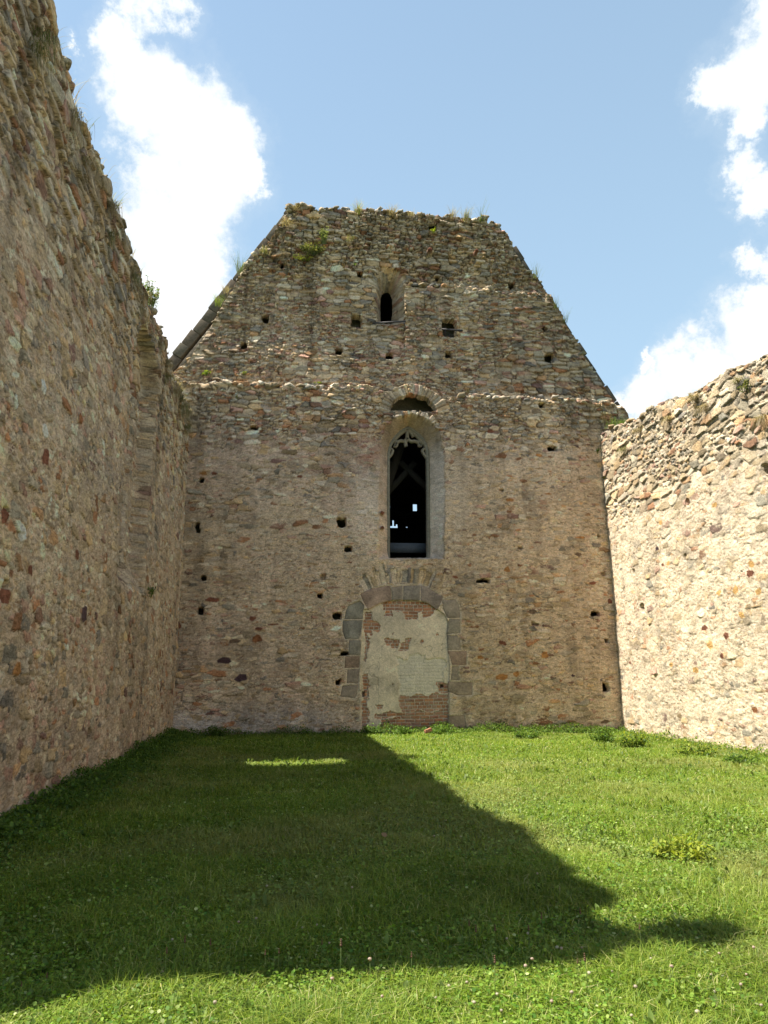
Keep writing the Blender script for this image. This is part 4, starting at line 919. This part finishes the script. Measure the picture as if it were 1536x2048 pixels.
def wall_at(x, y, which): 
    if which == 'L': p = at(x, y, 0, LX+.02)
    elif which == 'R': p = at(x, y, 0, RX-.02)
    elif which == 'G': p = at(x, y, 1, FY-.02)
    else: p = at(x, y, 1, FY+.16)
    return p
out = {'L': (.35, 0), 'R': (-.3, 0), 'G': (0, -.3), 'U': (0, -.35)}
for (x, y, wl, kind, sz, n, cols, lab) in (
    (622, 508, 'U', 'bush', (.50, .26, .50), 900, OLV+[(.24, .23, .09), (.20, .22, .07)], 'olive bush growing from the upper left of the gable wall'),
    (605, 520, 'U', 'bush', (.38, .2, .2), 220, OLV+YEL, 'low trailing weed below the olive bush high on the gable'),
    (648, 486, 'U', 'bush', (.16, .12, .75), 260, [(.18, .22, .07), (.22, .25, .10)], 'tall pale mullein-like stalk beside the olive bush high on the gable'),
    (866, 466, 'U', 'bush', (.12, .10, .2), 60, YEL, 'small green weed in the socket just below the gable top'),
    (413, 750, 'U', 'bush', (.16, .12, .2), 110, NET+YEL, 'bright green weed on the left end of the lower gable ledge'),
    (488, 748, 'U', 'bush', (.10, .08, .12), 40, YEL, 'tiny weed on the lower gable ledge near its left end'),
    (636, 768, 'U', 'bush', (.16, .08, .08), 60, YEL, 'small leafy weed on the lower gable ledge between left end and window arch'),
    (475, 798, 'G', 'bush', (.08, .06, .10), 40, YEL, 'tiny yellow-green weed just under the left end of the ledge'),
    (708, 530, 'U', 'bush', (.05, .05, .08), 20, NET, 'tiny green weed left of the arch of the small window'),
    (1192, 906, 'G', 'bush', (.14, .10, .2), 90, NET, 'green weed hanging at the right corner below the gable ledge'),
    (1209, 960, 'R', 'bush', (.12, .22, .28), 150, OLV+NET, 'trailing olive weed in the corner of gable and right wall'),
    (1206, 990, 'R', 'bush', (.10, .16, .22), 100, NET, 'dark weed at the lower end of the growth in the right corner'),
    (1186, 1390, 'G', 'bush', (.09, .06, .12), 40, NET, 'small weed low on the gable wall near the right corner'),
    (297, 1192, 'L', 'bush', (.16, .28, .34), 160, NET, 'dark green fern at the foot of the recess in the left wall'),
    (345, 1020, 'L', 'bush', (.10, .2, .12), 50, NET, 'small dark weed on the far part of the left wall'),
    (356, 800, 'L', 'bush', (.16, .45, .45), 360, [(.05, .07, .02), (.08, .10, .03), (.12, .11, .05)], 'dark mossy growth over the far end of the left wall top'),
    (300, 610, 'L', 'bush', (.2, .45, .6), 420, OLV+NET, 'green leafy bush on the left wall top, leaves against the sky'),
    (1498, 785, 'R', 'bush', (.2, .35, .35), 260, OLV+[(.2, .22, .1)], 'grey-green weed near the top of the right wall by the right edge')):
    p = wall_at(x, y, wl); o = plant_mesh('wall_weed', tuple(p), sz, n, .05 if sz[0] > .1 else .035, cols, int(x+y)); tag(o, lab, 'plant')
p = at(1236, 862, 1, FY-.5); o = plant_mesh('wall_bush', tuple(p), (.42, .4, .5), 900, .05, [(.13, .19, .05), (.17, .22, .07), (.10, .15, .04)], 91, .3, .9); tag(o, 'light green feathery bush on the wall top in the right corner of the gable', 'bush')
p = at(1212, 852, 1, FY-.25); o = plant_mesh('wall_weed', tuple(p), (.3, .3, .75), 300, .04, [(.2, .15, .08), (.14, .12, .05)], 92, .3, .9); tag(o, 'brown withered weed beside the light green bush in the right corner', 'plant')
# the shrub on the ragged end of the left wall whose shadow falls on the foreground grass
o = plant_mesh('wall_bush', (LX+.02, 4.80, 9.80), (.26, .24, .60), 1500, .07, OLV, 93, .6, .5); tag(o, 'shrub on the near end of the left wall top, casting the separate shadow', 'bush')
# dry grass tufts along wall tops
def tufts(spec, wl, group):
    spec = [(a, b, int(c*1.8), d*1.25, *e) for a, b, c, d, *e in spec]
    for i, (x, y, n, ln, dr, cols, lab) in enumerate(spec):
        p = wall_at(x, y, wl); o = tuft_mesh('grass_tuft', p, n, ln, .7, dr, .010, cols, int(x*3+y), out[wl]); tag(o, lab, 'grass tuft', group)
tufts([(716, 425, 70, .42, .5, YEL+DRY, 'yellow flowering tuft on the gable top, left of the middle'), (785, 430, 60, .40, .5, DRY, 'dry straw tuft on the middle of the gable top'), (822, 432, 30, .22, .5, DRY, 'small straw tuft right of the middle of the gable top'),
       (905, 436, 50, .38, .4, DRY, 'straw tuft on the right part of the gable top'), (932, 440, 70, .42, .4, DRY+GRN, 'largest straw tuft on the right part of the gable top'), (963, 442, 16, .62, .2, GRN, 'tall thin stalks at the right end of the gable top'),
       (590, 420, 40, .3, .6, DRY, 'straw tuft at the left end of the gable top'), (574, 450, 60, .4, .9, DRY, 'brown tuft on the left verge just below the top'), (530, 508, 60, .35, .8, DRY+GRN, 'tuft on the upper left verge of the gable'),
       (480, 545, 40, .55, .3, GRN, 'dark spiky tuft against the sky on the left verge'), (436, 610, 50, .40, .5, GRN+YEL, 'green tuft on the left verge midway down'), (452, 585, 40, .3, .5, DRY, 'straw tuft on the left verge above the green one'),
       (1072, 555, 26, .45, .3, GRN, 'wispy tuft on the right verge, the highest one'), (1112, 618, 26, .42, .3, GRN, 'wispy tuft midway down the right verge'), (1128, 645, 22, .42, .3, GRN, 'wispy tuft on the right verge below the middle'), (1200, 850, 60, .4, .8, DRY, 'brown tuft at the right end of the gable ledge'),
       (700, 480, 40, .3, 1.0, DRY+GRN, 'thin hanging tuft right of the olive bush'), (935, 786, 26, .2, .5, DRY, 'small straw tuft on the ledge right of the lancet arch'), (985, 790, 22, .18, .5, DRY, 'tiny straw tuft on the ledge midway to the right corner')], 'U', 'grass tufts on the gable wall')
tufts([(1395, 800, 130, .42, .9, DRY, 'dry brown tuft hanging from the middle of the right wall top'), (1415, 815, 80, .35, 1.2, DRY, 'dry tuft just below the brown one on the right wall top'), (1480, 765, 70, .3, .9, DRY+GRN, 'straw tuft at the right wall top near the right edge'), (1340, 840, 70, .3, 1.1, DRY, 'straw tuft under the right wall top near its low middle'), (1280, 862, 60, .3, 1.1, DRY, 'straw tuft on the right wall top close to the gable'),
       (1530, 840, 80, .4, 1.2, DRY, 'dry tuft under the right wall top at the edge of view'), (1250, 900, 60, .28, 1.2, GRN+DRY, 'green-brown tuft below the right wall top in the corner')], 'R', 'grass tufts on the right wall')
rr = random.Random(8)
for i in range(46):
    y = rr.uniform(6.6, 21.8); z = 9.35+rr.uniform(-.45, .2) if rr.random() < .55 else float(l_top(np.array([y]))[0])
    hang = z < 9.58
    o = tuft_mesh('grass_tuft', (LX+(.10 if hang else -.05), y, z), rr.randint(50, 110) if hang else rr.randint(14, 36), rr.uniform(.28, .55) if hang else rr.uniform(.28, .5), .35 if hang else .6, rr.uniform(1.2, 1.9) if hang else rr.uniform(.3, .7), .008, DRY+(GRN if rr.random() < .4 else []), 700+i, (.12, 0) if hang else (.15, 0))
    tag(o, 'dry brown grass tuft hanging over the top edge of the shaded left wall' if hang else 'wispy grass tuft standing on the top of the shaded left wall', 'grass tuft', 'hanging grass tufts on the left wall' if hang else 'upright grass tufts on the left wall')

# ------------------------------------------------------------ flowers in the foreground
def blob_mesh(mb, c, r, col, n=7):
    vs = []; rings = ((-1, .15), (-.6, .75), (0, 1), (.6, .8), (1, .2))
    for zz, q in rings:
        for k in range(n):
            a_ = 2*math.pi*k/n+zz; rr_ = r*q*random.uniform(.8, 1.15); vs.append((c[0]+math.cos(a_)*rr_, c[1]+math.sin(a_)*rr_, c[2]+zz*r*.8))
    mb.add(vs, [(i*n+k, i*n+(k+1) % n, (i+1)*n+(k+1) % n, (i+1)*n+k) for i in range(4) for k in range(n)], c=col)
def stalk(mb, p, q, w, col): mb.bar(p, q, w, w, col)
def copy_to(root, x, y, rz, s):
    r = root.copy(); COL.objects.link(r); r.location = (x, y, float(gz(x, y))); r.rotation_euler = (0, 0, rz); r.scale = (s, s, s)
    for ch in list(root.children):
        c = ch.copy(); COL.objects.link(c); c.parent = r
    return r
protos = []
for kind in range(4):
    root = bpy.data.objects.new('clover_flower' if kind < 3 else 'plantain_spike', None); COL.objects.link(root); root.location = (0, 0, 0)
    hh = (.06, .08, .10, .19)[kind]; m = MB(); stalk(m, (0, 0, -.01), (.01, .008, hh), .0016 if kind < 3 else .0018, (.12, .17, .05)); m.build('stem', M_GRASS, root)
    m = MB()
    if kind < 3: blob_mesh(m, (.01, .008, hh), .0088, ((.50, .46, .36), (.44, .38, .30), (.46, .36, .30))[kind])
    else:
        for q in range(4): blob_mesh(m, (.01, .008, hh+q*.008), .0065-.0008*q, (.17, .10, .06))
    m.build('flower_head', M_LEAF, root); protos.append(root)
tag(protos[0], 'small white clover blossom standing in the grass near the camera', 'flower', 'white clover blossoms in the grass')
tag(protos[1], 'small white clover blossom standing in the grass near the camera', 'flower', 'white clover blossoms in the grass')
tag(protos[2], 'small white clover blossom standing in the grass near the camera', 'flower', 'white clover blossoms in the grass')
tag(protos[3], 'thin plantain stem with a brown seed head rising from the foreground grass', 'flower', 'plantain seed heads in the grass')
px_fl = [(1440,1890),(1302,1925),(1440,1923),(1452,1950),(1420,1952),(1506,1915),(1430,1983),(1140,2000),(1047,1962),(1113,1900),(1018,1885),(1120,1915),(955,2015),(1008,2030),(1100,2028),(893,1978),(930,1975),(1070,1940),(1175,1950),(1225,1945),(1500,1960),(1405,2035),(1280,1990),(1165,1905),(1085,1905),(1060,1880),(740,1955),(610,1860),(630,1855),(655,1900),(535,1770),(508,1845),(700,1790),(930,2030),(345,1890),(480,1860),(320,1950),(1230,1915),(1350,1960),(990,1990),(870,2010),(770,2020),(560,2000),(430,2030),(660,1990),(1265,2030),(1520,2020),(1480,1990),(1380,1900),(880,1650),(870,1680),(925,1670),(895,1640),(1080,1760),(980,1740)]
for i, (x, y) in enumerate(px_fl):
    k = i % 3; X, Y = gp(x, y+18); r = copy_to(protos[k], X, Y, rr.uniform(0, 6), rr.uniform(.85, 1.35)) if i > 2 else protos[k]
    if i <= 2: r.location = (X, Y, float(gz(X, Y)))
px_pl = [(325,1965),(365,1950),(415,1955),(555,1945),(530,1950),(640,1925),(35,2015),(88,2000),(960,1925),(990,1910),(1062,1905),(938,1905),(1092,1890),(1170,1880),(990,2000),(1285,1900),(1180,1990),(680,1960),(820,1960),(1160,1960)]
for i, (x, y) in enumerate(px_pl):
    X, Y = gp(x, y+22); r = copy_to(protos[3], X, Y, rr.uniform(0, 6), rr.uniform(.7, 1.2)) if i else protos[3]
    if not i: r.location = (X, Y, float(gz(X, Y)))
# odds and ends on the grass
m = MB(); x, y = gp(857, 1478); y = min(y, FY-.7); m.box((x, y, .22), (.2, .11, .09), (Vector((.9, .3, .3)).normalized(), Vector((-.3, .95, 0)).normalized(), Vector((-.28, -.09, .95)).normalized()), (.42, .2, .12), .012)
tag(m.build('brick_fragment', M_RUB, None, False, .012), 'broken red brick lying among the nettles before the doorway', 'brick')
x, y = gp(771, 1690); V, Q, C = leaves(np.array([x]), np.array([y]), np.array([.07]), np.array([.09]), np.array([.3]), np.array([[.36, .22, .12]]), asp=.6)
tag(mesh_np('fallen_leaf', V, Q, None, M_LEAF, None, C), 'withered brown leaf lying on the shaded grass', 'leaf')
_b = [x for x in scn.objects if x.name.startswith('wall_bush') and 'casting' in x.get('label', '')][0]
m = MB(); m.bar((LX-.2, 4.85, 8.6), (LX+.02, 4.80, 9.85), .03, .03, (.10, .07, .04)); m.build('stem', M_LEAF, _b)
